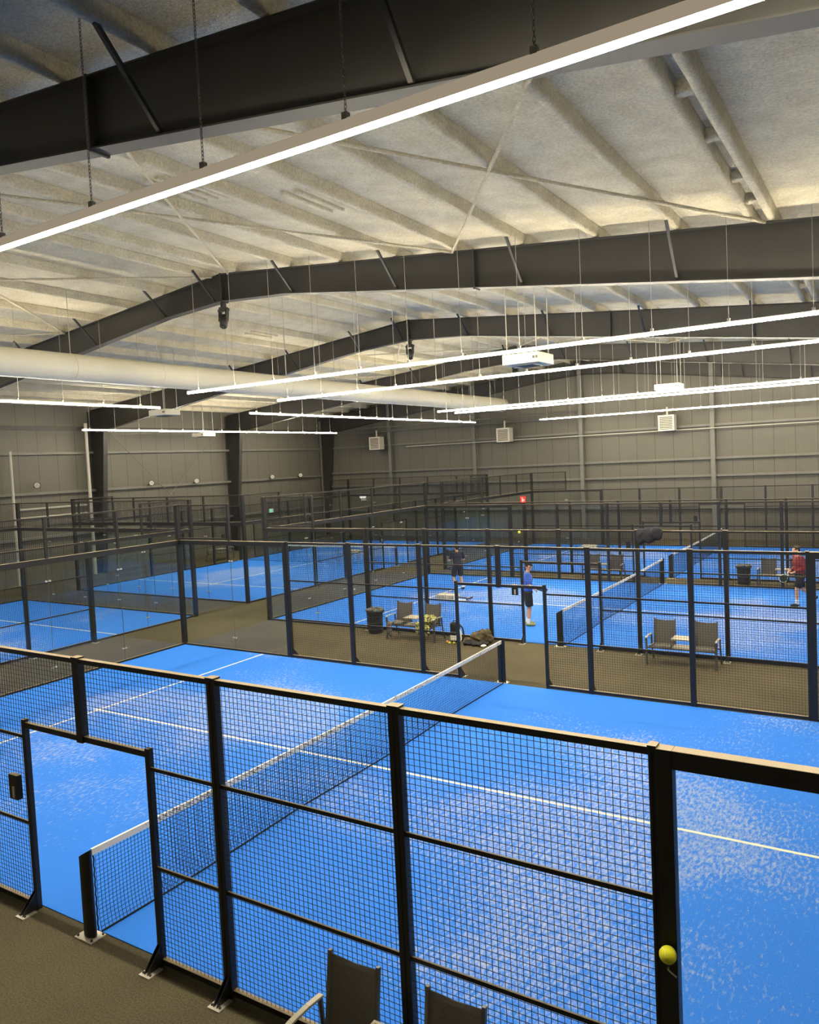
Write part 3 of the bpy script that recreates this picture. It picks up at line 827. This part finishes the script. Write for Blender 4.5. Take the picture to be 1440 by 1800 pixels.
lump('jacket', [((-2.15,13.22,.16),(.24,.17,.13),.3),((-2.02,13.3,.27),(.16,.13,.09),.8),((-1.92,13.26,.13),(.13,.12,.12),0),((-2.3,13.1,.08),(.2,.1,.07),.2)], 'olivecloth', 'dark olive jacket heaped on the carpet left of the second court doorway', 'jacket', loc=(-2.15,13.22,0))
lump('trousers', [((-2.3,12.93,.06),(.2,.09,.055),.2),((-2.05,12.9,.055),(.2,.08,.05),-.1),((-1.9,12.98,.05),(.12,.07,.045),.6)], 'blackcloth', 'black clothing crumpled on the carpet in front of the olive jacket', 'clothing', loc=(-2.3,12.93,0))
lump('towel', [((-1.83,12.82,.035),(.09,.05,.03),.5)], 'white_cloth', 'small white cloth at the end of the black clothing', 'towel', amp=.012, loc=(-1.83,12.82,0))
lump('hoodie', [((-3.55,12.95,.56),(.22,.2,.13),0),((-3.68,12.85,.48),(.17,.17,.08),.4),((-3.4,12.9,.60),(.12,.13,.11),0),((-3.75,12.74,.38),(.1,.05,.14),0),((-3.48,12.72,.34),(.07,.05,.15),0)], 'camo', 'green camouflage hoodie draped over the right seat of a double chair', 'hoodie', loc=(-3.55,12.95,.43))
lump('scarf', [((-4.5,12.92,.45),(.22,.17,.05),0),((-4.72,12.78,.40),(.08,.09,.1),0),((-4.68,12.72,.22),(.06,.045,.16),0)], 'greycloth', 'grey patterned cloth lying over the left seat of the double chair', 'clothing', amp=.015, loc=(-4.5,12.92,.43))
lump('jacket', [((2.12,13.58,2.86),(.13,.07,.2),0),((2.3,13.57,2.88),(.2,.085,.19),0),((2.48,13.56,2.93),(.16,.085,.16),0)], 'navycloth', 'dark jacket hung over the top rail of the second court fence', 'jacket', amp=.011, fr=4, loc=(2.3,13.58,2.7))
# backpack
t = thing('backpack', (-2.83, 13.12, 0), 'black and white backpack standing on the carpet beside tennis balls', 'bag')
o = obj('bag_body', MB().box(-2.97,13.05,.0,-2.70,13.24,.53), 'blackcloth', t, bevel=.07)
o = obj('front_pocket', MB().box(-2.93,12.995,.05,-2.75,13.07,.24), 'white_cloth', t, bevel=.025); obj('pocket_flap', MB().box(-2.935,12.985,.20,-2.745,13.06,.29), 'blackcloth', t, bevel=.02)
m = MB().tube([(-2.72,13.12,.5),(-2.60,13.12,.40),(-2.55,13.1,.2),(-2.6,13.08,.05)], .022, 8); obj('strap', m, 'blackcloth', t, smooth=True)
m = MB().tube([(-2.70,13.07,.44),(-2.62,13.04,.3),(-2.60,13.03,.1),(-2.66,13.02,.02)], .018, 8); obj('strap', m, 'white_cloth', t, smooth=True)
m = MB().tube([(-2.88,13.12,.53),(-2.86,13.12,.575),(-2.80,13.12,.575),(-2.78,13.12,.53)], .012, 8); obj('handle', m, 'blackcloth', t, smooth=True)

# ------------------------------------------------------------------ balls
def ball(loc, mat, label, group=None, r=.033):
    t = thing('tennis_ball', (loc[0], loc[1], loc[2]-r), label, 'ball', group)
    obj('felt', MB().ell(loc, (r,r,r), 20, 14), mat, t, smooth=True)
    pts = []
    for k in range(41):
        a = 2*PI*k/40; c = Vector((math.cos(a)+.32*math.cos(3*a), math.sin(a)-.32*math.sin(3*a), 1.05*math.sin(2*a))).normalized()
        pts.append(Vector(loc)+c*r)
    obj('seam', MB().tube(pts, .0013, 5), 'ball_seam', t)
    return t
ball((6.055, -.105, 1.70), 'yellow', 'yellow tennis ball pressed onto the big black post at lower right', r=.054)
m = MB().tube([(6.045, -.055, 1.585), (6.045, -.075, 1.585), (6.06, -.085, 1.58), (6.10, -.085, 1.555)], .006, 6)
props(obj('gate_latch', m, 'zinc', None, loc=(6.045, -.055, 1.58)), 'small metal latch on the big black post under the yellow ball', 'latch')
ball((-2.97, 12.92, .033), 'orange', 'orange ball on the carpet in front of the backpack')
ball((-2.86, 12.84, .033), 'yellow', 'left yellow ball on the carpet in front of the backpack')
ball((-2.74, 12.88, .033), 'yellow', 'right yellow ball on the carpet in front of the backpack, by the strap')
ball((-12.85, 23.6, .033), 'yellow', 'yellow ball on the aisle carpet beside the far left court fence')
ball((-10.75, 19.3, .033), 'white_cloth', 'pale ball on the aisle carpet left of the second court')
ball((-1.05, 13.60, 2.93), 'yellow', 'yellow ball stuck in the fence mesh above the player in blue', r=.036)

# ------------------------------------------------------------------ white sweeping boards on the courts
def make_board(loc, rz, label):
    t = thing('court_sweeper', loc, label, 'court sweeper', 'court sweepers lying on the turf', None, rz)
    F0 = FR.copy(); setframe_m(WM[t.name])
    obj('board', MB().box(-.62, -.22, .013, .10, .22, .17), 'wood_white', t, bevel=.01)
    m = MB()
    for i in range(12):
        for j in (-1, 1): m.box(-.58+i*.056, j*.221-.003, .04, -.565+i*.056, j*.221+.003, .15)
    obj('bristle_slots', m, 'interior', t)
    obj('side_plate', MB().box(-.66, -.07, .02, -.62, .07, .15), 'dark_device', t)
    obj('handle', MB().bar((.10, 0, .09), (.60, 0, .07), .04, .04), 'black', t)
    obj('cross_grip', MB().bar((.60, -.22, .07), (.60, .22, .07), .035, .05), 'black', t)
    obj('pad', MB().box(.12, -.19, .013, .56, -.06, .03), 'white_cloth', t)
    setframe_m(F0); return t
w0 = make_board((-5.95, 18.72, 0), 0, 'cream board with black T handle lying on the second court turf')
dup(w0, (-6.0, 33.8, 0), 0, 'distant cream board with black T handle on the farthest court')
dup(w0, (-18.2, 29.7, 0), 0, 'distant cream board with black handle on the far left court')

# ------------------------------------------------------------------ people
def hand(m, w, d, side, curl=.6):
    """palm and five bent fingers from the wrist w along d"""
    d = Vector(d).normalized(); side = Vector(side); side = (side - d*side.dot(d)).normalized(); nn = d.cross(side)
    w = Vector(w)
    m.capsule(w, w+d*.055, .022, .026)
    m.capsule(w+d*.05+side*.018, w+d*.085+side*.026, .018, .014); m.capsule(w+d*.05-side*.018, w+d*.085-side*.026, .018, .014)
    for k, (o, L) in enumerate(((-.030, .062), (-.010, .075), (.010, .07), (.030, .055))):
        a = w+d*.085+side*o; b = a+(d*math.cos(curl*.6)+nn*math.sin(curl*.6))*L*.5; c = b+(d*math.cos(curl*1.6)+nn*math.sin(curl*1.6))*L*.5
        m.capsule(a, b, .0095, .009, 8); m.capsule(b, c, .009, .0075, 8)
    a = w+d*.03-side*.028; b = a-side*.025+d*.03; c = b+d*.03+nn*.015
    m.capsule(a, b, .011, .010, 8); m.capsule(b, c, .010, .008, 8)
def person(loc, rz, label, J, shirt, shorts, shoes, long_sleeve=False, hair='hair', cap=False, H=1.0, yaw=0, pitch=0, socks=True):
    """J: joints in person space, facing -y; x>0 is the person's left"""
    t = thing('person', loc, label, 'person', None, None, rz)
    F0 = FR.copy(); setframe_m(WM[t.name] @ Matrix.Scale(H, 4))
    V = Vector
    pel, ch, nk = V(J['pel']), V(J['chest']), V(J['neck']); hd = V(J['head'])
    Rh = Matrix.Rotation(yaw, 3, 'Z') @ Matrix.Rotation(pitch, 3, 'X')
    def hp(x, y, z): return hd + Rh @ V((x, y, z))
    m = MB()
    m.ell(pel, (.165,.115,.13)); m.ell(pel.lerp(ch,.5), (.145,.10,.16)); m.ell(ch, (.175,.115,.17))
    m.capsule(ch+V((0,0,.10)), nk, .06, .054); m.capsule(nk, hd-V((0,0,.05)), .054, .052)
    m.ell(hd, (.075,.092,.112), 20, 14, Rh); m.ell(hp(0,-.03,-.055), (.056,.062,.055), 16, 10, Rh)
    m.capsule(hp(0,-.088,.012), hp(0,-.108,-.022), .009, .014)             # nose
    m.capsule(hp(-.022,-.086,-.052), hp(.022,-.086,-.052), .008, .008)     # lips
    m.capsule(hp(0,-.08,-.088), hp(0,-.084,-.09), .018, .016)              # chin
    for s in (-1, 1):
        m.ell(hp(s*.078,.008,-.005), (.012,.02,.032), 10, 8, Rh)           # ears
        m.capsule(hp(s*.02,-.088,.026), hp(s*.045,-.078,.028), .009, .008) # brow
    for s, q in ((1,'L'), (-1,'R')):
        sh, el, wr = V(J['sh'+q]), V(J['el'+q]), V(J['wr'+q]); hi, kn, an = V(J['hi'+q]), V(J['kn'+q]), V(J['an'+q])
        m.capsule(sh, el, .052, .042); m.capsule(el, el.lerp(wr,.35), .042, .040); m.capsule(el.lerp(wr,.35), wr, .040, .027)
        d = (wr-el).normalized(); hand(m, wr, V(J.get('hd'+q, d)), V(J.get('hs'+q, (s,0,0))), J.get('curl'+q, .7))
        m.capsule(hi, kn, .088, .056); m.capsule(kn, kn.lerp(an,.35), .055, .058); m.capsule(kn.lerp(an,.35), an, .058, .038)
        td = V(J.get('td'+q, (0,-1,0)))
        m.capsule(an-V((0,0,.03)), an+td*.125-V((0,0,.055)), .034, .022)
    body = remesh(obj('body', m, 'skin', t), .009, 3)
    for s in (-1, 1):
        obj('eye', MB().ell(hp(s*.032,-.083,.008), (.013,.008,.008), 10, 8, Rh), 'white_cloth', t, smooth=True)
        obj('pupil', MB().ell(hp(s*.032,-.0895,.008), (.006,.004,.006), 8, 6, Rh), 'hair_dark', t, smooth=True)
    # shirt
    m = MB()
    m.ell(pel+V((0,0,.05)), (.185,.135,.12)); m.ell(pel.lerp(ch,.5), (.172,.128,.19)); m.ell(ch, (.196,.135,.175)); m.ell(ch+V((0,0,.10)), (.15,.10,.08))
    for q in 'LR':
        sh, el, wr = V(J['sh'+q]), V(J['el'+q]), V(J['wr'+q])
        m.capsule(ch+V((0,0,.08)), sh, .08, .07)
        if long_sleeve: m.capsule(sh, el, .068, .058); m.capsule(el, el.lerp(wr,.85), .057, .042)
        else: m.capsule(sh, sh.lerp(el,.72), .068, .064)
    remesh(obj('shirt', m, shirt, t), .012, 3)
    m = MB(); m.ell(pel-V((0,0,.02)), (.185,.135,.13))
    for q in 'LR':
        hi, kn = V(J['hi'+q]), V(J['kn'+q]); m.tube([hi+(hi-kn).normalized()*.02, hi.lerp(kn,.45), hi.lerp(kn,.88)], 0, 16, True, [.108,.108,.105])
    remesh(obj('shorts', m, shorts, t), .012, 2)
    for q in 'LR':
        kn, an = V(J['kn'+q]), V(J['an'+q]); td = V(J.get('td'+q, (0,-1,0))).normalized()
        up = (kn-an).normalized()
        if socks: remesh(obj('sock', MB().capsule(an+up*.10, an-up*.02, .050, .048), 'white_cloth', t), .008, 2)
        m = MB(); m.ell(an-up*.045-td*.02, (.045,.05,.045)); m.capsule(an-up*.045, an+td*.155-V((0,0,.055)), .052, .042)
        so = V((0,0,.012))
        remesh(obj('shoe', m, shoes, t), .009, 2)
    if cap:
        m = MB(); n = 20; rings = []
        for k in range(8):
            a = k/7*PI/2; r = math.cos(a); z = math.sin(a)
            rings.append([hp(.088*max(r,.03)*math.cos(2*PI*j/n), .106*max(r,.03)*math.sin(2*PI*j/n)+.004, .03+.095*z) for j in range(n)])
        c = obj('cap', m.rings(rings), 'blackcloth', t, smooth=True)
        m = MB(); rings = []
        for k in range(5):
            f = k/4; rings.append([hp(.07*u*(1-.25*f*f), -.095-.085*f*(1-.35*u*u), .036-.02*f+z) for u, z in ((-1,0),(-.5,.008),(0,.011),(.5,.008),(1,0),(.5,.003),(0,.005),(-.5,.003))])
        obj('cap_brim', m.rings(rings), 'blackcloth', c, smooth=True)
        obj('cap_badge', MB().ell(hp(.086,-.02,.07), (.004,.02,.016), 10, 6, Rh), 'white_cloth', c)
        m = MB().ell(hp(0,.035,.005), (.078,.066,.06), 16, 10, Rh); remesh(obj('hair', m, hair, t), .012, 2)
    else:
        rnd = random.Random(5); m = MB()
        m.ell(hp(0,.020,.035), (.083,.09,.088), 18, 12, Rh)
        m.ell(hp(0,.045,-.02), (.078,.065,.085), 18, 12, Rh)
        for k in range(130):
            a = rnd.uniform(0, 2*PI); e = rnd.uniform(-.75, 1.45)
            x, y, z = .078*math.cos(a)*math.cos(e), .088*math.sin(a)*math.cos(e)+.012, .035+.082*math.sin(e)
            if (y < -.045 and z < .075) or (y < .02 and z < .02): continue
            m.ell(hp(x, y, z), (.022,.022,.02), 8, 6)
        remesh(obj('hair', m, hair, t), .007, 1)
    setframe_m(F0)
    return t
def racket(loc, d, nrm, label, face, edge, holder=None):
    """teardrop racket: loc is the grip end, d along the handle, nrm across the face"""
    t = thing('padel_racket', loc, label, 'racket')
    F0 = FR.copy()
    d = Vector(d).normalized(); n = Vector(nrm); n = (n-d*n.dot(d)).normalized(); s = d.cross(n)
    Mx = Matrix((( s.x, d.x, n.x, loc[0]), (s.y, d.y, n.y, loc[1]), (s.z, d.z, n.z, loc[2]), (0,0,0,1)))
    setframe_m(Mx)
    def outline(k=1.0):
        pts = []
        for i in range(36):
            a = 2*PI*i/36; x, y = .125*math.cos(a), .135*math.sin(a)
            if y < 0: x *= 1-.35*(-y/.135)**1.5
            pts.append((x*k, .315+y*k))
        return pts
    obj('face', MB().prism(outline(.93), 2, -.017, .017), face, t)
    m = MB(); o1, o2 = outline(1.0), outline(.92)
    m.rings([[(x, y, -.019) for x, y in o1], [(x, y, .019) for x, y in o1], [(x, y, .019) for x, y in o2], [(x, y, -.019) for x, y in o2]], close=True)
    obj('frame', m, edge, t)
    h = MB()
    for ix in range(-3, 4):
        for iy in range(-3, 4):
            if ix*ix+iy*iy < 11: h.cyl((ix*.026, .33+iy*.028, -.0175), (ix*.026, .33+iy*.028, .0175), .006, 6)
    obj('holes', h, 'interior', t)
    m = MB().bar((-.045, .20, 0), (-.012, .12, 0), .018, .03, up=(0,0,1)).bar((.045, .20, 0), (.012, .12, 0), .018, .03, up=(0,0,1))
    obj('bridge', m, edge, t)
    obj('grip', MB().cyl((0, -.01, 0), (0, .13, 0), .016, 12), 'grip', t, smooth=True)
    setframe_m(F0); return t

# player in blue, standing in profile facing right
J = dict(pel=(0,0,.95), chest=(0,-.01,1.28), neck=(0,-.01,1.47), head=(0,-.05,1.63),
         shL=(.18,0,1.42), shR=(-.18,0,1.42), elL=(.21,.02,1.14), elR=(-.22,-.0,1.14), wrL=(.10,-.13,1.03), wrR=(-.12,-.16,1.02),
         hiL=(.09,0,.92), hiR=(-.09,0,.92), knL=(.10,-.03,.50), knR=(-.10,-.02,.50), anL=(.11,.02,.10), anR=(-.11,.03,.10))
a = math.atan2(.53, .85)          # heading in the plan
person((-1.76, 15.60, .012), a+PI/2, 'person in blue shirt, black shorts and cap, holding a racket by the doorway', J, 'blue_shirt', 'blackcloth', 'shoe', cap=True, hair='hair_dark', pitch=.35, H=1.06)
racket((-1.66, 15.68, 1.07), (.85,.50,-.12), (-.3,.3,.9), 'dark racket held at the waist by the person in blue', 'racket_dark', 'racket_dark')
# player in navy, seen from behind
J = dict(pel=(0,.02,.93), chest=(0,-.04,1.26), neck=(0,-.07,1.45), head=(0,-.10,1.61),
         shL=(.19,-.03,1.40), shR=(-.19,-.03,1.40), elL=(.29,-.06,1.15), elR=(-.26,-.08,1.14), wrL=(.26,-.29,1.10), wrR=(-.10,-.30,1.12),
         hiL=(.10,.02,.90), hiR=(-.10,.02,.90), knL=(.17,-.08,.49), knR=(-.12,-.10,.50), anL=(.12,.10,.11), anR=(-.17,-.0,.11))
person((-6.70, 20.42, .012), PI+.75, 'person in navy t-shirt and shorts seen from behind across the second court', J, 'navy', 'navycloth', 'dark_shoe', hair='hair_dark', yaw=.3)
racket((-6.97, 20.62, 1.16), (-.72,.1,.68), (.2,.97,.1), 'dark racket held up on the left by the person in navy', 'racket_dark', 'racket_dark')
# player in maroon, walking to the left
J = dict(pel=(0,.02,.95), chest=(0,-.03,1.28), neck=(0,-.05,1.47), head=(0,-.08,1.64),
         shL=(.19,-.01,1.42), shR=(-.19,-.02,1.42), elL=(.24,.04,1.14), elR=(-.22,.05,1.13), wrL=(.14,-.20,1.03), wrR=(-.13,-.19,1.04),
         hiL=(.10,.02,.92), hiR=(-.10,.02,.92), knL=(.10,-.13,.52), knR=(-.09,.12,.50), anL=(.10,-.13,.11), anR=(-.10,.48,.24), tdR=(0,-.7,-.6))
person((4.80, 20.75, .012), math.atan2(-.53,-.85)+PI/2, 'person with curly hair in maroon long-sleeved top walking at the right edge', J, 'maroon', 'blackcloth', 'dark_shoe', long_sleeve=True, H=1.04)
racket((4.59, 20.70, 1.08), (-.62,-.38,-.62), (-.45,.8,.0), 'black and white racket held by the person in maroon', 'racket_dark', 'racket_white')

# ------------------------------------------------------------------ ridge devices
def ridge_device(Y, label):
    x = -8.0; z = ztop(x)-depth(x)-.03
    t = thing('stage_light', (x, Y, z), label, 'spotlight', 'dark devices hung at the roof ridge')
    obj('clamp', MB().box(x-.05, Y-.06, z-.14, x+.05, Y+.06, z), 'dark_device', t)
    obj('yoke_base', MB().cyl((x, Y, z-.22), (x, Y, z-.14), .13, 14).box(x-.17, Y-.05, z-.24, x+.17, Y+.05, z-.17), 'dark_device', t)
    for s in (-1, 1): obj('yoke_arm', MB().bar((x+s*.13, Y, z-.22), (x+s*.12, Y-.02, z-.50), .05, .10, up=(0,1,0)), 'dark_device', t)
    h = obj('lamp_head', MB().tube([(x-.03, Y+.06, z-.36), (x, Y, z-.46), (x+.06, Y-.1, z-.66)], 0, 14, True, [.10, .12, .10]), 'dark_device', t, smooth=True)
    obj('lens', MB().cyl((x+.062, Y-.103, z-.664), (x+.066, Y-.112, z-.68), .08, 14), 'dark_lens', h)
ridge_device(10.4, 'dark spotlight hung under the second steel frame at the ridge')
ridge_device(19.85, 'dark spotlight hung under the third steel frame at the ridge')
ridge_device(29.3, 'small distant dark spotlight under the fourth steel frame at the ridge')

# ------------------------------------------------------------------ suspended boxes
def hung_box(c, s, label):
    t = thing('hanging_heater', (c[0], c[1], c[2]-s[2]/2), label, 'hanging box', 'white boxes hung on wires between courts')
    obj('casing', MB().cbox(c, s), 'white', t, bevel=.02)
    obj('underside_grille', MB().cbox((c[0], c[1], c[2]-s[2]/2-.01), (s[0]*.5, s[1]*.6, .02)), 'interior', t)
    for i in (0, 1): obj('vent_port', MB().cbox((c[0]+s[0]*(.36+.08*i), c[1]-s[1]/2-.005, c[2]), (.05, .01, .06)), 'interior', t)
    for a in (-1, 1):
        for b in (-1, 1):
            x, y = c[0]+a*s[0]*.4, c[1]+b*s[1]*.4
            obj('hanger_wire', MB().wire((x, y, c[2]+s[2]/2), (x, y, ztop(x)+.1), .008), 'cable', t)
hung_box((.12, 11.9, 7.12), (.9, .9, .24), 'white box hung on wires between the nearest and second court')
hung_box((.3, 24.3, 7.2), (.9, .7, .2), 'distant white box hung on chains behind the close pair of lamps')
hung_box((-15.4, 14.5, 7.13), (.9, .7, .22), 'white box hung on wires at the end of the left lamp')
hung_box((-25.0, 25.3, 6.95), (.9, .9, .2), 'small white box hung behind the lamp before the left wall')

# ------------------------------------------------------------------ heaters on the far wall
def heater(x, z, label):
    y = YN-1.05
    t = thing('unit_heater', (x, y, z-.42), label, 'heater', 'unit heaters on the far wall')
    obj('casing', MB().box(x-.42, y+.02, z-.42, x+.42, y+.55, z+.42), 'white', t, bevel=.02)
    m = MB().box(x-.42, y-.02, z-.42, x+.42, y+.02, z-.35).box(x-.42, y-.02, z+.35, x+.42, y+.02, z+.42).box(x-.42, y-.02, z-.35, x-.34, y+.02, z+.35).box(x+.34, y-.02, z-.35, x+.42, y+.02, z+.35)
    obj('front_frame', m, 'white', t)
    obj('grille_back', MB().box(x-.34, y+.01, z-.35, x+.34, y+.025, z+.35), 'interior', t)
    m = MB()
    for k in range(8):
        zz = z-.31+k*.089; m.add([(x-.34,y-.02,zz),(x+.34,y-.02,zz),(x+.34,y+.02,zz+.045),(x-.34,y+.02,zz+.045),(x-.34,y-.015,zz+.008),(x+.34,y-.015,zz+.008),(x+.34,y+.02,zz+.055),(x-.34,y+.02,zz+.055)],
                                [(0,1,2,3),(4,5,6,7),(0,1,5,4),(2,3,7,6)])
    obj('louvre', m, 'white', t)
    for s in (-1, 1): obj('bracket', MB().bar((x+s*.3, y+.3, z+.42), (x+s*.3, YN-.05, z+.75), .04, .04), 'grey_steel', t)
    obj('gas_pipe', MB().tube([(x-.65, YN-.3, z+.9), (x-.65, YN-.3, z-.3), (x-.43, y+.3, z-.3)], .025, 8), 'grey_steel', t)
    obj('flue', MB().cyl((x, y+.3, z+.42), (x, y+.3, z+.85), .05, 10), 'white', t)
heater(-22.1, 6.28, 'pale louvred heater on the far wall near the left corner, leftmost of three')
heater(-12.7, 6.28, 'pale louvred heater on the far wall, middle of three')
heater(-3.1, 6.36, 'pale louvred heater on the far wall, right one below the lowest lamp')
# pipes
def pipe(pts, r, mat, label, cat='pipe'):
    m = MB().tube(pts, r, 8)
    for p in pts[1:-1]: m.ell(p, (r*1.5,)*3, 8, 6)
    props(obj('wall_pipe', m, mat, None, loc=pts[0]), label, cat)
pipe([(-24, YN-.4, 7.35), (-8.4, YN-.4, 7.35)], .05, 'grey_steel', 'upper dark pipe along the far wall above the heaters')
pipe([(-24, YN-.4, 7.05), (-8.4, YN-.4, 7.05)], .05, 'grey_steel', 'lower dark pipe along the far wall above the heaters')
pipe([(-20, YN-.45, 5.95), (11, YN-.45, 5.95)], .03, 'white_pipe', 'thin pale pipe along the far wall below the heaters')
pipe([(-26.9, 15.35, 6.25), (-26.9, 15.35, .05)], .06, 'white_pipe', 'pale upright pipe on the left wall at the picture edge')
pipe([(-26.8, 19.25, 7.6), (-26.8, 19.25, .05)], .08, 'white_pipe', 'pale upright pipe beside the first left wall column')
pipe([(-26.9, 15.6, 3.55), (-26.9, 19.1, 3.55)], .05, 'white_pipe', 'upper level pale pipe on the left wall between two upright pipes')
pipe([(-26.9, 15.6, 3.15), (-26.9, 19.1, 3.15)], .05, 'white_pipe', 'lower level pale pipe on the left wall between two upright pipes')
# wall spots
def wall_spot(y, z, label):
    x = XL+.42
    t = thing('wall_spotlight', (XL+.2, y, z), label, 'spotlight', 'round lamps on the left wall girt')
    obj('bracket', MB().box(XL+.2, y-.05, z-.12, x-.05, y+.05, z-.05), 'dark_device', t)
    d = Vector((.8, -.6, -.1)).normalized(); c = Vector((x, y, z))
    h = obj('housing', MB().cyl(c-d*.14, c+d*.05, .10, 16, .15), 'dark_device', t, smooth=False)
    obj('lens', MB().cyl(c+d*.05, c+d*.065, .125, 16), 'lens', h)
    m = MB()
    for k in range(3): m.ell(c+d*.068+Vector((0,0,.05*math.cos(k*2.1)))+d.cross(Vector((0,0,1)))*.05*math.sin(k*2.1), (.02,.02,.02), 8, 6)
    obj('reflector', m, 'interior', h)
for y, z, l in ((16.6, 4.66, 'round lamp with dark shroud on the left wall between the pale pipes'), (23.2, 4.45, 'first round white lamp right of the front left wall column'),
                (26.4, 4.42, 'second round white lamp right of the front left wall column'), (32.8, 4.4, 'first round white lamp beyond the rear left wall column'),
                (35.6, 4.4, 'last round white lamp near the far left corner')): wall_spot(y, z, l)
# exit sign, emergency light, fire sign
t = thing('exit_sign', (XL+.35, 32.6, 2.1), 'small green lit exit sign low on the left wall', 'sign')
obj('sign_box', MB().box(XL+.28, 32.42, 2.08, XL+.34, 32.82, 2.34), 'white', t)
obj('sign_face', MB().box(XL+.34, 32.44, 2.10, XL+.346, 32.80, 2.32), 'green_sign', t)
m = MB().box(XL+.346, 32.70, 2.13, XL+.35, 32.78, 2.29).box(XL+.346, 32.55, 2.17, XL+.35, 32.60, 2.24).box(XL+.346, 32.53, 2.25, XL+.35, 32.57, 2.29).box(XL+.346, 32.5, 2.13, XL+.35, 32.54, 2.17).box(XL+.346, 32.6, 2.13, XL+.35, 32.64, 2.17)
obj('sign_symbol', m, 'white_sign', t)
t = thing('emergency_light', (-23.9, YN-.1, 2.5), 'twin-headed white emergency light on the far wall by the left corner', 'lamp')
obj('battery_box', MB().box(-24.1, YN-.13, 2.42, -23.7, YN, 2.6), 'white', t)
for s in (-1, 1): obj('lamp_head', MB().cyl((-23.9+s*.13, YN-.1, 2.7), (-23.9+s*.13, YN-.24, 2.68), .09, 12), 'white_sign', t)
t = thing('fire_sign', (-6.05, 25.1, 2.95), 'small red square fire sign above the farthest court fence post', 'sign')
obj('sign_board', MB().box(-6.16, 25.13, 2.98, -5.92, 25.15, 3.24), 'red', t)
m = MB().box(-6.08, 25.124, 3.01, -6.03, 25.13, 3.13).box(-6.065, 25.124, 3.135, -6.045, 25.13, 3.165).box(-6.11, 25.124, 3.16, -6.045, 25.13, 3.18).box(-6.0, 25.124, 3.03, -5.975, 25.13, 3.11).box(-6.01, 25.124, 3.1, -5.965, 25.13, 3.12)
obj('sign_symbol', m, 'white_cloth', t)

# roof vents: foam covered slatted panels between purlins
def roof_vent(x, y, label):
    t = thing('roof_vent', (x, y, ztop(x)+F-.02), label, 'vent', 'foam covered roof panels')
    for k in range(3):
        xx = x-.28+k*.28
        obj('rib', MB().bar((xx, y-.7, ztop(xx)+F-.02), (xx, y+.7, ztop(xx)+F-.02), .12, .10), 'foam', t, bevel=.03)
for x, y, l in ((-3.3, 5.0, 'foam covered ribbed panel in the roof behind the topmost lamp'), (-1.6, 6.6, 'second foam covered ribbed panel in the roof, right of the first'),
                (-12.6, 17.0, 'foam covered ribbed panel above the duct'), (-11.0, 24.5, 'distant foam covered ribbed panel beside the third frame')): roof_vent(x, y, l)

# ------------------------------------------------------------------ camera, world, render settings
yaw, pitch, roll = -.561136, -.052475, -.047458
d = Vector((math.cos(pitch)*math.sin(yaw), math.cos(pitch)*math.cos(yaw), math.sin(pitch)))
r0 = Vector((math.cos(yaw), -math.sin(yaw), 0)); u0 = r0.cross(d)
r = r0*math.cos(roll)+u0*math.sin(roll); u = -r0*math.sin(roll)+u0*math.cos(roll)
cd = bpy.data.cameras.new('camera'); cam = bpy.data.objects.new('camera', cd); COL.objects.link(cam)
Rm = Matrix((r, u, -d)).transposed().to_4x4()
cam.matrix_world = Matrix.Translation((7.3156, -4.8873, 4.8759)) @ Rm
cd.sensor_fit = 'HORIZONTAL'; cd.sensor_width = 36; cd.lens = 33.971
cd.shift_x = -4.7065/1440; cd.shift_y = -15.2217/1440
cd.clip_start = .05; cd.clip_end = 200
SC.camera = cam
w = bpy.data.worlds.new('world'); SC.world = w; w.use_nodes = True
w.node_tree.nodes['Background'].inputs[0].default_value = (.5, .5, .5, 1); w.node_tree.nodes['Background'].inputs[1].default_value = .02
SC.view_settings.view_transform = 'Standard'; SC.view_settings.look = 'None'; SC.view_settings.gamma = 1
SC.view_settings.use_curve_mapping = False; SC.view_settings.exposure = 0.40
cy = SC.cycles
cy.use_denoising = True; cy.max_bounces = 8; cy.diffuse_bounces = 5; cy.glossy_bounces = 3; cy.transparent_max_bounces = 40
cy.sample_clamp_indirect = 8; cy.caustics_reflective = False; cy.caustics_refractive = False
